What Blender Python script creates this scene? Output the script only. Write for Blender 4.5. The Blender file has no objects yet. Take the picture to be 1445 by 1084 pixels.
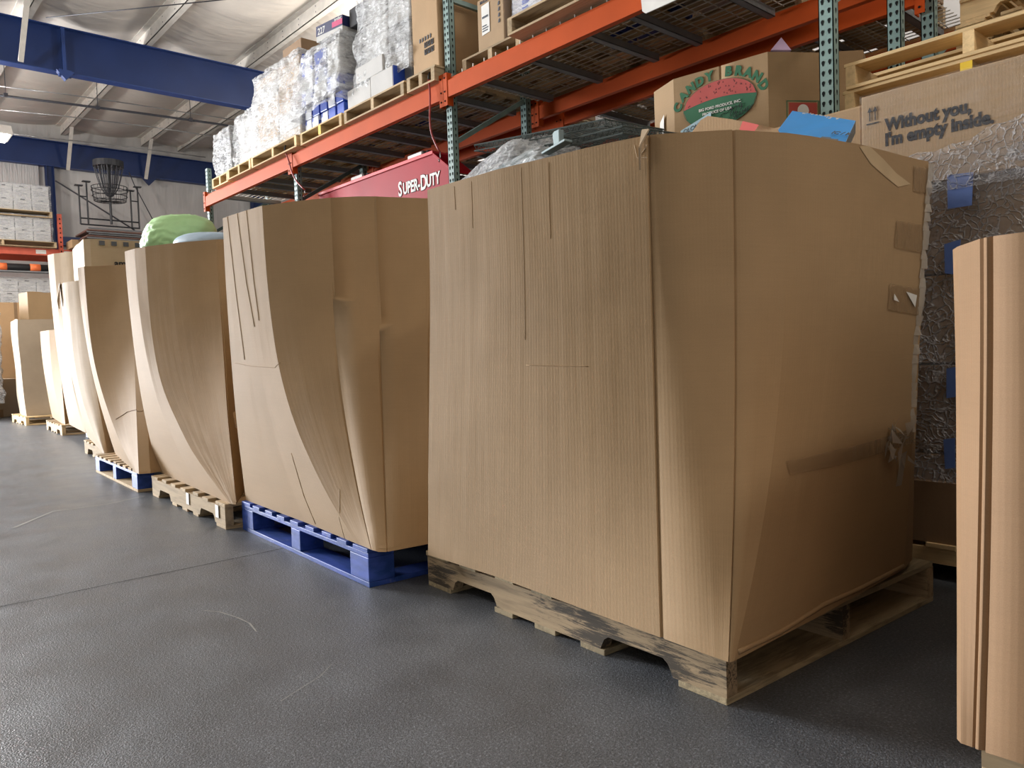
import bpy, math, random
from mathutils import Vector, Matrix, noise
rnd = random.Random(7)
C = bpy.context.scene.collection
SC = bpy.context.scene
PI = math.pi

# ---------------------------------------------------------------- camera, world, lights, exposure
H = 0.79
yaw, pitch, roll = math.radians(41.3), math.radians(2.4), math.radians(1.9)
fw = Vector((-math.cos(yaw)*math.cos(pitch), math.sin(yaw)*math.cos(pitch), -math.sin(pitch)))
rt = Vector((math.sin(yaw), math.cos(yaw), 0))
up = rt.cross(fw)
rt2 = rt*math.cos(roll) - up*math.sin(roll)
up2 = rt*math.sin(roll) + up*math.cos(roll)
cam = bpy.data.cameras.new('camera')
cam.sensor_fit = 'HORIZONTAL'; cam.sensor_width = 36.0; cam.lens = 36.0*1085/1445
cam.clip_start = 0.05; cam.clip_end = 200
cam_o = bpy.data.objects.new('camera', cam); C.objects.link(cam_o)
M3 = Matrix((rt2, up2, -fw)).transposed()
cam_o.matrix_world = Matrix.Translation((0, 0, H)) @ M3.to_4x4()
SC.camera = cam_o

SC.view_settings.view_transform = 'Standard'
SC.view_settings.look = 'None'
SC.view_settings.gamma = 1
SC.view_settings.use_curve_mapping = False
SC.view_settings.exposure = 0.22

w = bpy.data.worlds.new('world'); SC.world = w; w.use_nodes = True
w.node_tree.nodes['Background'].inputs[0].default_value = (1.0, 0.95, 0.88, 1)
w.node_tree.nodes['Background'].inputs[1].default_value = 0.22

def area(name, loc, size, power, color, target=None, sy=None, spread=None):
    l = bpy.data.lights.new(name, 'AREA'); l.energy = power; l.color = color
    l.shape = 'RECTANGLE'; l.size = size; l.size_y = sy or size
    if spread: l.spread = spread
    o = bpy.data.objects.new(name, l); C.objects.link(o); o.location = loc
    d = (Vector(target) if target else Vector((loc[0], loc[1], 0))) - Vector(loc)
    o.rotation_euler = d.to_track_quat('-Z', 'Y').to_euler()
    return o
def lamp_bulb(name, loc, power, color, r=.35):
    l = bpy.data.lights.new(name, 'POINT'); l.energy = power; l.color = color; l.shadow_soft_size = r
    o = bpy.data.objects.new(name, l); C.objects.link(o); o.location = loc; return o
lamp_bulb('high_bay_bulb', (-16.0, -1.6, 4.5), 560, (1.0, .97, .92))
lamp_bulb('high_bay_bulb', (-10.0, -2.2, 4.5), 620, (1.0, .97, .92))
lamp_bulb('high_bay_bulb', (-3.2, -3.0, 4.9), 130, (1.0, .93, .84))
lamp_bulb('high_bay_bulb', (2.6, 2.0, 4.7), 190, (1.0, .92, .82))
lamp_bulb('high_bay_bulb', (-10.0, 7.3, 5.0), 350, (1.0, .95, .88))
lamp_bulb('high_bay_bulb', (-1.0, 7.3, 5.0), 200, (1.0, .95, .88))
area('bay_door_daylight', (-19.6, -3.8, 2.2), 5.0, 1850, (0.93, 0.96, 1.0), (-4, 1.2, .6), 4.0, 2.0)

# ---------------------------------------------------------------- materials
MT = {}
def nodes(name):
    m = bpy.data.materials.new(name); m.use_nodes = True; nt = m.node_tree
    for n in list(nt.nodes): nt.nodes.remove(n)
    out = nt.nodes.new('ShaderNodeOutputMaterial'); b = nt.nodes.new('ShaderNodeBsdfPrincipled')
    nt.links.new(b.outputs[0], out.inputs[0]); MT[name] = m
    return m, nt, b, out
def N(nt, t, **k):
    n = nt.nodes.new('ShaderNode'+t)
    for a, v in k.items():
        if a in n.inputs: n.inputs[a].default_value = v
        else: setattr(n, a, v)
    return n
def lk(nt, a, b): nt.links.new(a, b)
def coord(nt, scale=(1, 1, 1), kind='Object'):
    t = N(nt, 'TexCoord'); m = N(nt, 'Mapping'); m.inputs['Scale'].default_value = scale
    lk(nt, t.outputs[kind], m.inputs[0]); return m.outputs[0]
def ramp(nt, fac, stops):
    r = N(nt, 'ValToRGB'); e = r.color_ramp.elements
    while len(e) < len(stops): e.new(0.5)
    for i, (p, c) in enumerate(stops):
        e[i].position = p; e[i].color = c if len(c) == 4 else (*c, 1)
    lk(nt, fac, r.inputs[0]); return r.outputs[0]
def noisef(nt, vec, scale, detail=3, rough=.5, dist=0):
    n = N(nt, 'TexNoise', Scale=scale, Detail=detail, Roughness=rough, Distortion=dist)
    lk(nt, vec, n.inputs['Vector']); return n.outputs['Fac']
def bump(nt, b, h, strength=.3, dist=.01, prev=None):
    n = N(nt, 'Bump', Strength=strength, Distance=dist); lk(nt, h, n.inputs['Height'])
    if prev: lk(nt, prev, n.inputs['Normal'])
    lk(nt, n.outputs[0], b.inputs['Normal']); return n.outputs[0]
def mul(c, k): return tuple(min(1, x*k) for x in c)
def plain(name, col, rough=.6, metal=0, var=.12, scale=8, spec=.4, bmp=0):
    m, nt, b, o = nodes(name)
    v = coord(nt); f = noisef(nt, v, scale, 4)
    lk(nt, ramp(nt, f, [(.25, mul(col, 1-var)), (.75, mul(col, 1+var))]), b.inputs['Base Color'])
    b.inputs['Roughness'].default_value = rough; b.inputs['Metallic'].default_value = metal
    b.inputs['Specular IOR Level'].default_value = spec
    if bmp: bump(nt, b, noisef(nt, v, scale*6, 3), bmp, .01)
    return m
def cardboard(name, col, flute=.035, uv=True):
    m, nt, b, o = nodes(name)
    kind = 'UV' if uv else 'Object'
    v = coord(nt, (1, 1, 1), kind)
    f = noisef(nt, v, 3.0, 5, .6)
    vs = coord(nt, (2, 60, 60) if uv else (60, 60, 6), kind); fs = noisef(nt, vs, 3.0, 3)
    vf = coord(nt, (160, 160, 160), kind); ff = noisef(nt, vf, 3.0, 2)
    c1 = ramp(nt, f, [(.3, mul(col, .93)), (.7, mul(col, 1.06))])
    mx = N(nt, 'MixRGB', blend_type='MULTIPLY'); mx.inputs[0].default_value = .35
    lk(nt, c1, mx.inputs[1]); lk(nt, ramp(nt, fs, [(.3, (.93,)*3), (.7, (1.04,)*3)]), mx.inputs[2])
    mx2 = N(nt, 'MixRGB', blend_type='MULTIPLY'); mx2.inputs[0].default_value = .35
    lk(nt, mx.outputs[0], mx2.inputs[1]); lk(nt, ramp(nt, ff, [(.3, (.8,)*3), (.7, (1.15,)*3)]), mx2.inputs[2])
    lk(nt, mx2.outputs[0], b.inputs['Base Color'])
    b.inputs['Roughness'].default_value = .72; b.inputs['Specular IOR Level'].default_value = .25
    wv = N(nt, 'TexWave', wave_type='BANDS', bands_direction='X'); wv.inputs['Scale'].default_value = 34
    wv.inputs['Distortion'].default_value = .6; wv.inputs['Detail Scale'].default_value = 3
    lk(nt, v, wv.inputs['Vector'])
    p = bump(nt, b, wv.outputs['Fac'], flute, .004)
    vb = coord(nt, (14, .8, 14) if uv else (8, 8, 2), kind)
    p = bump(nt, b, noisef(nt, vb, 1.6, 2), .12, .012, p)
    bump(nt, b, noisef(nt, coord(nt, (1, 1, 1), kind), 2.2, 2), .22, .05, p)
    return m
cardboard('kraft', (.365, .242, .128))
cardboard('kraft_warm', (.32, .195, .105))
cardboard('kraft_pale', (.47, .36, .245))
cardboard('kraft_grey', (.40, .325, .24))
cardboard('kraft_box', (.40, .275, .16), .05, False)
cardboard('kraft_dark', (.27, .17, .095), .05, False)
cardboard('kraft_tan', (.47, .31, .17), .05, False)
cardboard('white_card', (.55, .54, .52), .03, False)
plain('kraft_edge', (.50, .37, .22), .9)
plain('crease_dark', (.16, .10, .055), .9)

def wood(name, col, dark=.55, stain=0, axis=0):
    m, nt, b, o = nodes(name)
    s = [18, 18, 18]; s[axis] = 1.4
    v = coord(nt, tuple(s)); f = noisef(nt, v, 2.2, 5, .65, .6)
    info = N(nt, 'ObjectInfo')
    base = ramp(nt, f, [(.25, mul(col, dark)), (.5, col), (.8, mul(col, 1.25))])
    hs = N(nt, 'HueSaturation'); mr = N(nt, 'MapRange'); mr.inputs[3].default_value = .75; mr.inputs[4].default_value = 1.2
    lk(nt, info.outputs['Random'], mr.inputs[0]); lk(nt, mr.outputs[0], hs.inputs['Value']); lk(nt, base, hs.inputs['Color'])
    col_out = hs.outputs[0]
    if stain:
        s2 = [75, 75, 75]; s2[axis] = 7
        f2 = noisef(nt, coord(nt, tuple(s2)), 1.3, 6, .8, .5)
        f3 = noisef(nt, coord(nt), 5.0, 2)
        ad = N(nt, 'Math', operation='MULTIPLY'); lk(nt, f2, ad.inputs[0]); lk(nt, f3, ad.inputs[1])
        mk = ramp(nt, ad.outputs[0], [(.255, (0, 0, 0)), (.32, (stain,)*3)])
        mx = N(nt, 'MixRGB'); lk(nt, mk, mx.inputs[0]); lk(nt, col_out, mx.inputs[1]); mx.inputs[2].default_value = (.035, .03, .025, 1)
        col_out = mx.outputs[0]
    lk(nt, col_out, b.inputs['Base Color']); b.inputs['Roughness'].default_value = .85
    bump(nt, b, f, .35, .006)
    return m
wood('wood', (.46, .34, .20)); wood('wood_y', (.46, .34, .20), axis=1)
wood('wood_old', (.40, .29, .17), .5, .9); wood('wood_old_y', (.44, .35, .21), .5, .35, 1)
wood('wood_fresh', (.66, .48, .25), .75); wood('wood_fresh_y', (.66, .48, .25), .75, axis=1)
def worn_blue(name):
    m, nt, b, o = nodes(name)
    v = coord(nt); f = noisef(nt, v, 14, 6, .75); f2 = noisef(nt, coord(nt, (4, 12, 22)), 1.5, 4)
    c1 = ramp(nt, f2, [(.35, (.008, .050, .25)), (.62, (.035, .085, .42))])
    mx = N(nt, 'MixRGB'); lk(nt, ramp(nt, f, [(.60, (0, 0, 0)), (.70, (.7,)*3)]), mx.inputs[0]); lk(nt, c1, mx.inputs[1])
    mx.inputs[2].default_value = (.22, .22, .28, 1)
    lk(nt, mx.outputs[0], b.inputs['Base Color']); b.inputs['Roughness'].default_value = .55
    bump(nt, b, f, .3, .005)
worn_blue('pallet_blue')
plain('yellow_paint', (.80, .55, .04), .6)
plain('orange_steel', (.50, .078, .014), .55, 0, .12, 3, .1)
plain('red_steel_rack', (.60, .11, .06), .45)
plain('green_steel', (.20, .30, .28), .5, .0, .15, 12)
plain('dark_green_steel', (.06, .10, .095), .55)
plain('hole_black', (.012, .014, .014), .9, spec=.1)
plain('deck_grey', (.19, .195, .2), .5, .1)
plain('wire_grey', (.50, .47, .42), .5, .1)
plain('beam_blue', (.008, .024, .10), .45, 0, .15, 2, .4)
plain('beam_blue_light', (.018, .045, .17), .45)
plain('white_steel', (.62, .58, .52), .6, spec=.2)
plain('pipe_dark', (.05, .05, .06), .5)
plain('cable_black', (.02, .02, .02), .5)
plain('hook_red', (.30, .035, .03), .4)
plain('chrome', (.5, .5, .5), .3, .9)
plain('banner_red', (.36, .008, .018), .5, 0, .12, 3, .12)
plain('banner_red_light', (.58, .04, .05), .45, spec=.25)
plain('ink_white', (.8, .78, .74), .6)
plain('ink_black', (.03, .03, .035), .8)
plain('ink_grey', (.10, .11, .13), .8)
plain('ink_green', (.045, .16, .085), .8)
plain('ink_green_dark', (.05, .12, .075), .8)
plain('ink_red', (.50, .10, .09), .8)
plain('ink_red2', (.42, .07, .05), .8)
plain('label_white', (.75, .74, .70), .6)
plain('label_red', (.75, .14, .12), .6)
plain('paper_blue', (.48, .68, .78), .8)
plain('box_blue', (.05, .33, .82), .4)
plain('box_blue_side', (.12, .13, .13), .6)
plain('lilac', (.58, .42, .62), .7)
plain('green_bag', (.50, .82, .40), .45, 0, .06, 6, .4)
plain('blue_bag', (.45, .60, .75), .45)
plain('dark_wire', (.085, .105, .10), .45, .3)
plain('pale_metal', (.26, .33, .34), .55, .2)
plain('brown_table', (.13, .07, .055), .5)
plain('handle_dark', (.05, .05, .055), .8)
plain('orange_strap', (.9, .2, .06), .6)
plain('black_plastic', (.025, .025, .028), .5)
plain('white_plastic', (.7, .7, .68), .5)
plain('magenta', (.55, .05, .16), .5)
plain('navy_box', (.015, .022, .09), .4)
plain('royal_box', (.02, .07, .42), .4)
plain('tape_blue', (.13, .22, .55), .5)
plain('tape_brown', (.25, .16, .09), .3)

def tape(name, alpha=.45, col=(.36, .24, .13)):
    m, nt, b, o = nodes(name)
    b.inputs['Base Color'].default_value = (*col, 1); b.inputs['Roughness'].default_value = .3
    b.inputs['Alpha'].default_value = alpha; b.inputs['Specular IOR Level'].default_value = .35
    v = coord(nt, (25, 25, 5)); bump(nt, b, noisef(nt, v, 2, 3), .4, .01)
tape('clear_tape', .5); tape('tape_glossy', .6, (.5, .45, .38))
def film(name, lo=.12, hi=.75, scale=(5, 5, 40), col=(.85, .86, .88), cells=False, str_=.9, rough=.22):
    m, nt, b, o = nodes(name)
    v = coord(nt, scale); f = noisef(nt, v, 1.3, 5, .62, 1.4)
    v2 = coord(nt); f2 = noisef(nt, v2, 9, 5, .7, 1.0)
    if cells:
        vo = N(nt, 'TexVoronoi', feature='DISTANCE_TO_EDGE', Scale=38.0)
        wob = N(nt, 'TexNoise', Scale=12.0, Detail=3.0); lk(nt, v2, wob.inputs['Vector'])
        mxv = N(nt, 'MixRGB'); mxv.inputs[0].default_value = .12; lk(nt, v2, mxv.inputs[1]); lk(nt, wob.outputs['Color'], mxv.inputs[2])
        lk(nt, mxv.outputs[0], vo.inputs['Vector'])
        mm = N(nt, 'MapRange'); mm.inputs[1].default_value = 0; mm.inputs[2].default_value = .15; mm.inputs[3].default_value = 1; mm.inputs[4].default_value = 0
        lk(nt, vo.outputs['Distance'], mm.inputs[0]); cell = mm.outputs[0]
    ad = N(nt, 'Math', operation='MULTIPLY_ADD'); lk(nt, f, ad.inputs[0]); ad.inputs[1].default_value = .6
    sc = N(nt, 'Math', operation='MULTIPLY'); lk(nt, cell if cells else f2, sc.inputs[0]); sc.inputs[1].default_value = .42
    lk(nt, sc.outputs[0], ad.inputs[2])
    fac = ramp(nt, ad.outputs[0], [(.36, (lo,)*3), (.70, (hi,)*3)])
    b.inputs['Base Color'].default_value = (*col, 1); b.inputs['Roughness'].default_value = rough
    b.inputs['Specular IOR Level'].default_value = .9
    bump(nt, b, ad.outputs[0], str_, .03)
    tr = N(nt, 'BsdfTransparent'); mx = N(nt, 'MixShader')
    lk(nt, fac, mx.inputs[0]); lk(nt, tr.outputs[0], mx.inputs[1]); lk(nt, b.outputs[0], mx.inputs[2]); lk(nt, mx.outputs[0], o.inputs[0])
film('film_tight', .10, .55, (4, 4, 50))
film('film_white', .10, .92, (9, 9, 30), (.86, .87, .88), str_=1.0)
film('film_bubble', .24, .70, (4, 4, 60), (.74, .73, .76), True)
film('film_lines', .0, .13, (1.2, 1.2, 45), (.9, .9, .92))
film('film_bag', .18, .9, (16, 16, 30), (.86, .88, .9), str_=1.0, rough=.15)

def blue_print(name, a=(.62, .64, .68), bcol=(.02, .06, .36), sx=9, sz=16, th=.5):
    m, nt, b, o = nodes(name)
    v = coord(nt, (sx, sx, sz)); br = N(nt, 'TexVoronoi', distance='CHEBYCHEV', Scale=1.0); lk(nt, v, br.inputs['Vector'])
    lk(nt, ramp(nt, br.outputs['Color'], [(th-.02, bcol), (th, a)]), b.inputs['Base Color']); b.inputs['Roughness'].default_value = .5
blue_print('carton_blue_print'); blue_print('carton_stripes', (.6, .62, .66), (.02, .05, .25), 2, 22, .55)

def floor_mat():
    m, nt, b, o = nodes('floor_asphalt')
    v = coord(nt)
    big = noisef(nt, v, .55, 4, .6); mid = noisef(nt, v, 5, 5, .6); fine = noisef(nt, v, 160, 3, .7); scuff = noisef(nt, coord(nt, (1, 6, 1)), .9, 6, .7, 1.5)
    c1 = ramp(nt, big, [(.3, (.096, .106, .121)), (.7, (.148, .160, .180))])
    mx = N(nt, 'MixRGB', blend_type='MULTIPLY'); mx.inputs[0].default_value = .8; lk(nt, c1, mx.inputs[1])
    lk(nt, ramp(nt, mid, [(.3, (.78,)*3), (.7, (1.2,)*3)]), mx.inputs[2])
    mx2 = N(nt, 'MixRGB', blend_type='MULTIPLY'); mx2.inputs[0].default_value = .9; lk(nt, mx.outputs[0], mx2.inputs[1])
    lk(nt, ramp(nt, fine, [(.3, (.42,)*3), (.58, (1.1,)*3), (.70, (2.6,)*3)]), mx2.inputs[2])  # light speckle; its brightest flecks are small highlights painted into the colour
    mx3 = N(nt, 'MixRGB', blend_type='ADD'); lk(nt, ramp(nt, scuff, [(.60, (0,)*3), (.80, (.5,)*3)]), mx3.inputs[0]); lk(nt, mx2.outputs[0], mx3.inputs[1]); mx3.inputs[2].default_value = (.09, .09, .09, 1)
    lk(nt, mx3.outputs[0], b.inputs['Base Color'])
    lk(nt, ramp(nt, mid, [(.3, (.30,)*3), (.7, (.48,)*3)]), b.inputs['Roughness'])
    b.inputs['Specular IOR Level'].default_value = .5
    vo = N(nt, 'TexVoronoi', feature='F1', Scale=260.0); lk(nt, v, vo.inputs['Vector'])
    p = bump(nt, b, vo.outputs['Distance'], .5, .002)
    p = bump(nt, b, noisef(nt, v, 210, 3, .7), .4, .002, p)
    bump(nt, b, noisef(nt, v, 1.3, 3), .2, .03, p)
floor_mat()
plain('scuff_grey', (.34, .34, .33), .8)
plain('crack_dark', (.012, .012, .013), .9)
def fabric_mat(name, col, sc):
    m, nt, b, o = nodes(name)
    lk(nt, ramp(nt, noisef(nt, coord(nt), 1.2, 4), [(.3, mul(col, .88)), (.7, mul(col, 1.1))]), b.inputs['Base Color'])
    b.inputs['Roughness'].default_value = .55
    bump(nt, b, noisef(nt, coord(nt, sc), 1.5, 2, .5, .4), .35, .10)
fabric_mat('ceiling_vinyl', (.66, .60, .53), (3, .7, 1)); fabric_mat('wall_vinyl', (.50, .48, .46), (1, 3, .35)); fabric_mat('pleated_vinyl', (.45, .44, .43), (1, 16, 1.5))

# ---------------------------------------------------------------- mesh helpers
class MB:
    def __init__(s): s.v = []; s.f = []; s.m = []
    def quad(s, pts, mi=0):
        b = len(s.v); s.v += [tuple(p) for p in pts]; s.f.append(tuple(range(b, b+len(pts)))); s.m.append(mi)
    def box(s, x0, y0, z0, x1, y1, z1, mi=0):
        b = len(s.v)
        s.v += [(x0, y0, z0), (x1, y0, z0), (x1, y1, z0), (x0, y1, z0), (x0, y0, z1), (x1, y0, z1), (x1, y1, z1), (x0, y1, z1)]
        for q in ((0, 3, 2, 1), (4, 5, 6, 7), (0, 1, 5, 4), (1, 2, 6, 5), (2, 3, 7, 6), (3, 0, 4, 7)):
            s.f.append(tuple(b+i for i in q)); s.m.append(mi)
        return s
    def prism(s, poly, a0, a1, axis='y', mi=0):
        # poly in the two other axes, extruded along axis
        def P(p, a):
            return {'y': (p[0], a, p[1]), 'x': (a, p[0], p[1]), 'z': (p[0], p[1], a)}[axis]
        b = len(s.v); n = len(poly)
        s.v += [P(p, a0) for p in poly] + [P(p, a1) for p in poly]
        s.f.append(tuple(b+i for i in range(n))); s.m.append(mi)
        s.f.append(tuple(b+n+i for i in reversed(range(n)))); s.m.append(mi)
        for i in range(n):
            j = (i+1) % n
            s.f.append((b+i, b+n+i, b+n+j, b+j)); s.m.append(mi)
        return s
    def bar(s, p, q, w_, h_=None, mi=0, upv=(0, 0, 1)):
        p = Vector(p); q = Vector(q); h_ = h_ or w_; d = (q-p).normalized(); u_ = Vector(upv)
        if abs(d.dot(u_)) > .95: u_ = Vector((1, 0, 0))
        a = d.cross(u_).normalized()*w_/2; c = a.cross(d).normalized()*h_/2
        b = len(s.v)
        for o in (p, q): s.v += [tuple(o+x) for x in (-a-c, a-c, a+c, -a+c)]
        for f in ((0, 1, 2, 3), (7, 6, 5, 4), (0, 4, 5, 1), (1, 5, 6, 2), (2, 6, 7, 3), (3, 7, 4, 0)):
            s.f.append(tuple(b+i for i in f)); s.m.append(mi)
        return s
    def tube(s, pts, r, n=8, mi=0, closed=False):
        pts = [Vector(p) for p in pts]; b = len(s.v); L = len(pts)
        for i, p in enumerate(pts):
            if closed: t = pts[(i+1) % L]-pts[i-1]
            else: t = pts[min(i+1, L-1)]-pts[max(i-1, 0)]
            t.normalize(); a = t.cross(Vector((0, 0, 1)) if abs(t.z) < .9 else Vector((1, 0, 0))).normalized(); c = t.cross(a)
            rr = r[i] if isinstance(r, (list, tuple)) else r
            for k in range(n):
                an = 2*PI*k/n; s.v.append(tuple(p+a*math.cos(an)*rr+c*math.sin(an)*rr))
        for i in range(L if closed else L-1):
            for k in range(n):
                j = (i+1) % L
                s.f.append((b+i*n+k, b+i*n+(k+1) % n, b+j*n+(k+1) % n, b+j*n+k)); s.m.append(mi)
        if not closed:
            s.f.append(tuple(b+k for k in reversed(range(n)))); s.m.append(mi)
            s.f.append(tuple(b+(L-1)*n+k for k in range(n))); s.m.append(mi)
        return s
    def build(s, name, mats, parent=None, smooth=False, bevel=0, recalc=True, origin=None):
        me = bpy.data.meshes.new(name)
        vs = s.v
        if origin is not None: vs = [tuple(Vector(p)-Vector(origin)) for p in vs]
        me.from_pydata(vs, [], s.f)
        for mm in (mats if isinstance(mats, (list, tuple)) else [mats]): me.materials.append(MT[mm])
        me.polygons.foreach_set('material_index', s.m)
        if recalc:
            import bmesh
            bm = bmesh.new(); bm.from_mesh(me); bmesh.ops.recalc_face_normals(bm, faces=bm.faces); bm.to_mesh(me); bm.free()
        if smooth: me.polygons.foreach_set('use_smooth', [True]*len(me.polygons))
        o = bpy.data.objects.new(name, me); C.objects.link(o)
        if origin is not None: o.location = origin
        if parent: o.parent = parent
        if bevel:
            b = o.modifiers.new('bevel', 'BEVEL'); b.width = bevel; b.segments = 2; b.limit_method = 'ANGLE'
        return o
def tag(o, label=None, cat=None, group=None, kind=None):
    if label: o['label'] = label
    if cat: o['category'] = cat
    if group: o['group'] = group
    if kind: o['kind'] = kind
    return o
def empty(name, loc=(0, 0, 0), rz=0, label=None, cat=None, group=None):
    o = bpy.data.objects.new(name, None); C.objects.link(o); o.location = loc; o.rotation_euler = (0, 0, rz); o.empty_display_size = .1
    return tag(o, label, cat, group)
def kids(o): return [c for c in C.objects if c.parent == o]
def copy_tree(o, parent=None):
    c = o.copy(); C.objects.link(c); c.parent = parent
    for ch in kids(o): copy_tree(ch, c)
    return c
def text(name, body, size, org, u, v, parent, mat, bold=0, align='LEFT', lift=.002, shear=0, sx=1, label=None, spacing=1):
    cu = bpy.data.curves.new(name, 'FONT'); cu.body = body; cu.size = size; cu.offset = bold; cu.extrude = .0006
    cu.align_x = align; cu.shear = shear; cu.space_character = spacing; cu.resolution_u = 3
    to = bpy.data.objects.new('tmp', cu); C.objects.link(to)
    bpy.context.view_layer.update()
    me = bpy.data.meshes.new_from_object(to.evaluated_get(bpy.context.evaluated_depsgraph_get()))
    bpy.data.objects.remove(to); me.name = name
    u = Vector(u).normalized(); v = Vector(v).normalized(); n = u.cross(v)
    org = Vector(org)
    for q in me.vertices: q.co = org + u*q.co.x*sx + v*q.co.y + n*(q.co.z+lift)
    me.materials.clear(); me.materials.append(MT[mat])
    o = bpy.data.objects.new(name, me); C.objects.link(o)
    if parent:
        o.parent = parent
        o.matrix_parent_inverse = Matrix.Translation(parent.location).inverted() if parent.rotation_euler.z == 0 else parent.matrix_basis.inverted()
    if label: o['label'] = label
    return o
def patch(name, org, u, v, poly, mat, parent=None, lift=.002, th=.0015, label=None):
    u = Vector(u).normalized(); v = Vector(v).normalized(); n = u.cross(v); org = Vector(org)
    mb = MB(); b = [org+u*a+v*c+n*lift for a, c in poly]; t = [p+n*th for p in b]; k = len(poly)
    mb.v = [tuple(p) for p in b+t]; mb.f = [tuple(range(k))[::-1], tuple(range(k, 2*k))]+[(i, (i+1) % k, k+(i+1) % k, k+i) for i in range(k)]; mb.m = [0]*len(mb.f)
    o = mb.build(name, mat, None, recalc=False)
    if parent:
        o.parent = parent; o.matrix_parent_inverse = parent.matrix_basis.inverted()
    if label: o['label'] = label
    return o
def adopt(o, parent):
    o.parent = parent; o.matrix_parent_inverse = parent.matrix_basis.inverted(); return o
# ---------------------------------------------------------------- the setting
def struct(o, label=None): o['kind'] = 'structure'; return o
mb = MB(); mb.box(-24, -12, -.1, 7, 9.5, 0); struct(mb.build('floor', 'floor_asphalt'))
# thin open cracks in the floor coating
def crack(pts, wd, name):
    m = MB()
    for i in range(len(pts)-1):
        a, b_ = Vector(pts[i]), Vector(pts[i+1]); n = 10
        pr = None
        for k in range(n+1):
            p = a.lerp(b_, k/n); d = (b_-a).normalized(); s_ = Vector((-d.y, d.x, 0))
            off = s_*(noise.noise(p*9)*.006); ww = wd*(.6+.6*abs(noise.noise(p*17)))
            cur = (p+off-s_*ww, p+off+s_*ww)
            if pr: m.quad([(pr[0].x, pr[0].y, .0012), (cur[0].x, cur[0].y, .0012), (cur[1].x, cur[1].y, .0012), (pr[1].x, pr[1].y, .0012)])
            pr = cur
    struct(m.build(name, 'crack_dark', recalc=False))
crack([(-3.028,0.254,-0.000), (-3.033,0.645,0.000), (-3.037,0.938,0.000), (-3.040,1.359,0.000), (-3.048,1.602,0.000)], .0035, 'trim_1')
def scuff(pts, r, name):
    m = MB(); P = [Vector(p) for p in pts]
    for i in range(len(P)-1):
        d = (P[i+1]-P[i]).normalized(); s_ = Vector((-d.y, d.x, 0))*r
        m.quad([(q.x, q.y, .0011) for q in (P[i]-s_, P[i+1]-s_*.6, P[i+1]+s_*.6, P[i]+s_)])
    struct(m.build(name, 'scuff_grey', recalc=False))
scuff([(-2.475,0.840,0.000), (-2.423,0.870,0.000), (-2.328,0.889,0.000), (-2.250,0.895,0.000), (-2.164,0.880,0.000)], .003, 'trim_41')
scuff([(-1.681,0.733,0.000), (-1.706,0.787,0.000), (-1.741,0.864,0.000), (-1.788,0.920,0.000)], .0016, 'trim_42')
scuff([(-6.446,1.092,0.000), (-6.373,1.306,0.000), (-6.472,1.570,0.000)], .010, 'trim_43')
scuff([(-4.485,0.625,0.000), (-4.810,0.855,0.000), (-4.795,1.116,0.000), (-4.903,1.355,0.000)], .008, 'trim_44')
# walls, 21 m away and behind the racks
mb = MB(); mb.box(-20.75, -12, 0, -20.6, 9.5, 7); struct(mb.build('wall_left', 'wall_vinyl'))
mb = MB(); mb.box(-20.6, -.5, 3.6, -20.52, 3.75, 5.45); struct(mb.build('trim_2', 'pleated_vinyl'))
mb = MB(); mb.box(-24, 9.3, 0, 7, 9.5, 7); struct(mb.build('wall_back', 'wall_vinyl'))
mb = MB(); mb.box(6.9, -12, 0, 7, 9.5, 7); struct(mb.build('wall_right', 'wall_vinyl'))
# ceiling: insulation vinyl sagging between the purlins
PY = [4.27+1.77*k for k in range(-9, 3)]
PZ = 6.22
mb = MB(); nx, ny = 150, 200
for i in range(nx+1):
    for j in range(ny+1):
        x = -20.6+27.5*i/nx; y = -11.9+21.1*j/ny
        t = ((y-PY[0])/1.77) % 1.0
        sag = .16*math.sin(PI*t)*(1+.35*noise.noise(Vector((x*.8, y*.3, 0))))
        wr = .035*noise.noise(Vector((x*2.2+y*.2, y*.9, 3)))*math.sin(PI*t)
        mb.v.append((x, y, PZ+.24-sag+wr))
for i in range(nx):
    for j in range(ny):
        a = i*(ny+1)+j; mb.f.append((a, a+1, a+ny+2, a+ny+1)); mb.m.append(0)
mb.quad([(-20.6, -11.9, PZ+.6), (6.9, -11.9, PZ+.6), (6.9, 9.3, PZ+.6), (-20.6, 9.3, PZ+.6)])
struct(mb.build('ceiling', 'ceiling_vinyl', smooth=True, recalc=False))
n_ = 3
for y in PY+[6.92]:
    mb = MB(); mb.box(-20.6, y-.01, PZ, 6.9, y+.09, PZ+.012); mb.box(-20.6, y-.01, PZ, 6.9, y, PZ+.22); mb.box(-20.6, y-.10, PZ+.2, 6.9, y, PZ+.22)
    for k in range(46):
        for dz in (.06, .15): mb.box(-20.3+k*.6, y-.012, PZ+dz, -20.28+k*.6, y-.008, PZ+dz+.02, 1)
    struct(mb.build('trim_%d' % n_, ['white_steel', 'pipe_dark'])); n_ += 1
# rigid frame rafters
def rafter(x, zb, zt, mat='beam_blue', y0=-12, y1=9.3, fl=.10):
    global n_
    mb = MB(); mb.box(x-.006, y0, zb, x+.006, y1, zt); mb.box(x-fl, y0, zb-.014, x+fl, y1, zb, 1); mb.box(x-fl, y0, zt-.014, x+fl, y1, zt, 1)
    o = mb.build('trim_%d' % n_, [mat, 'beam_blue_light']); n_ += 1; struct(o); return o
rafter(-14.1, 5.50, 6.21)
rafter(-7.4, 5.50, 6.21)
rafter(-20.45, 5.43, 6.0)
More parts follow.
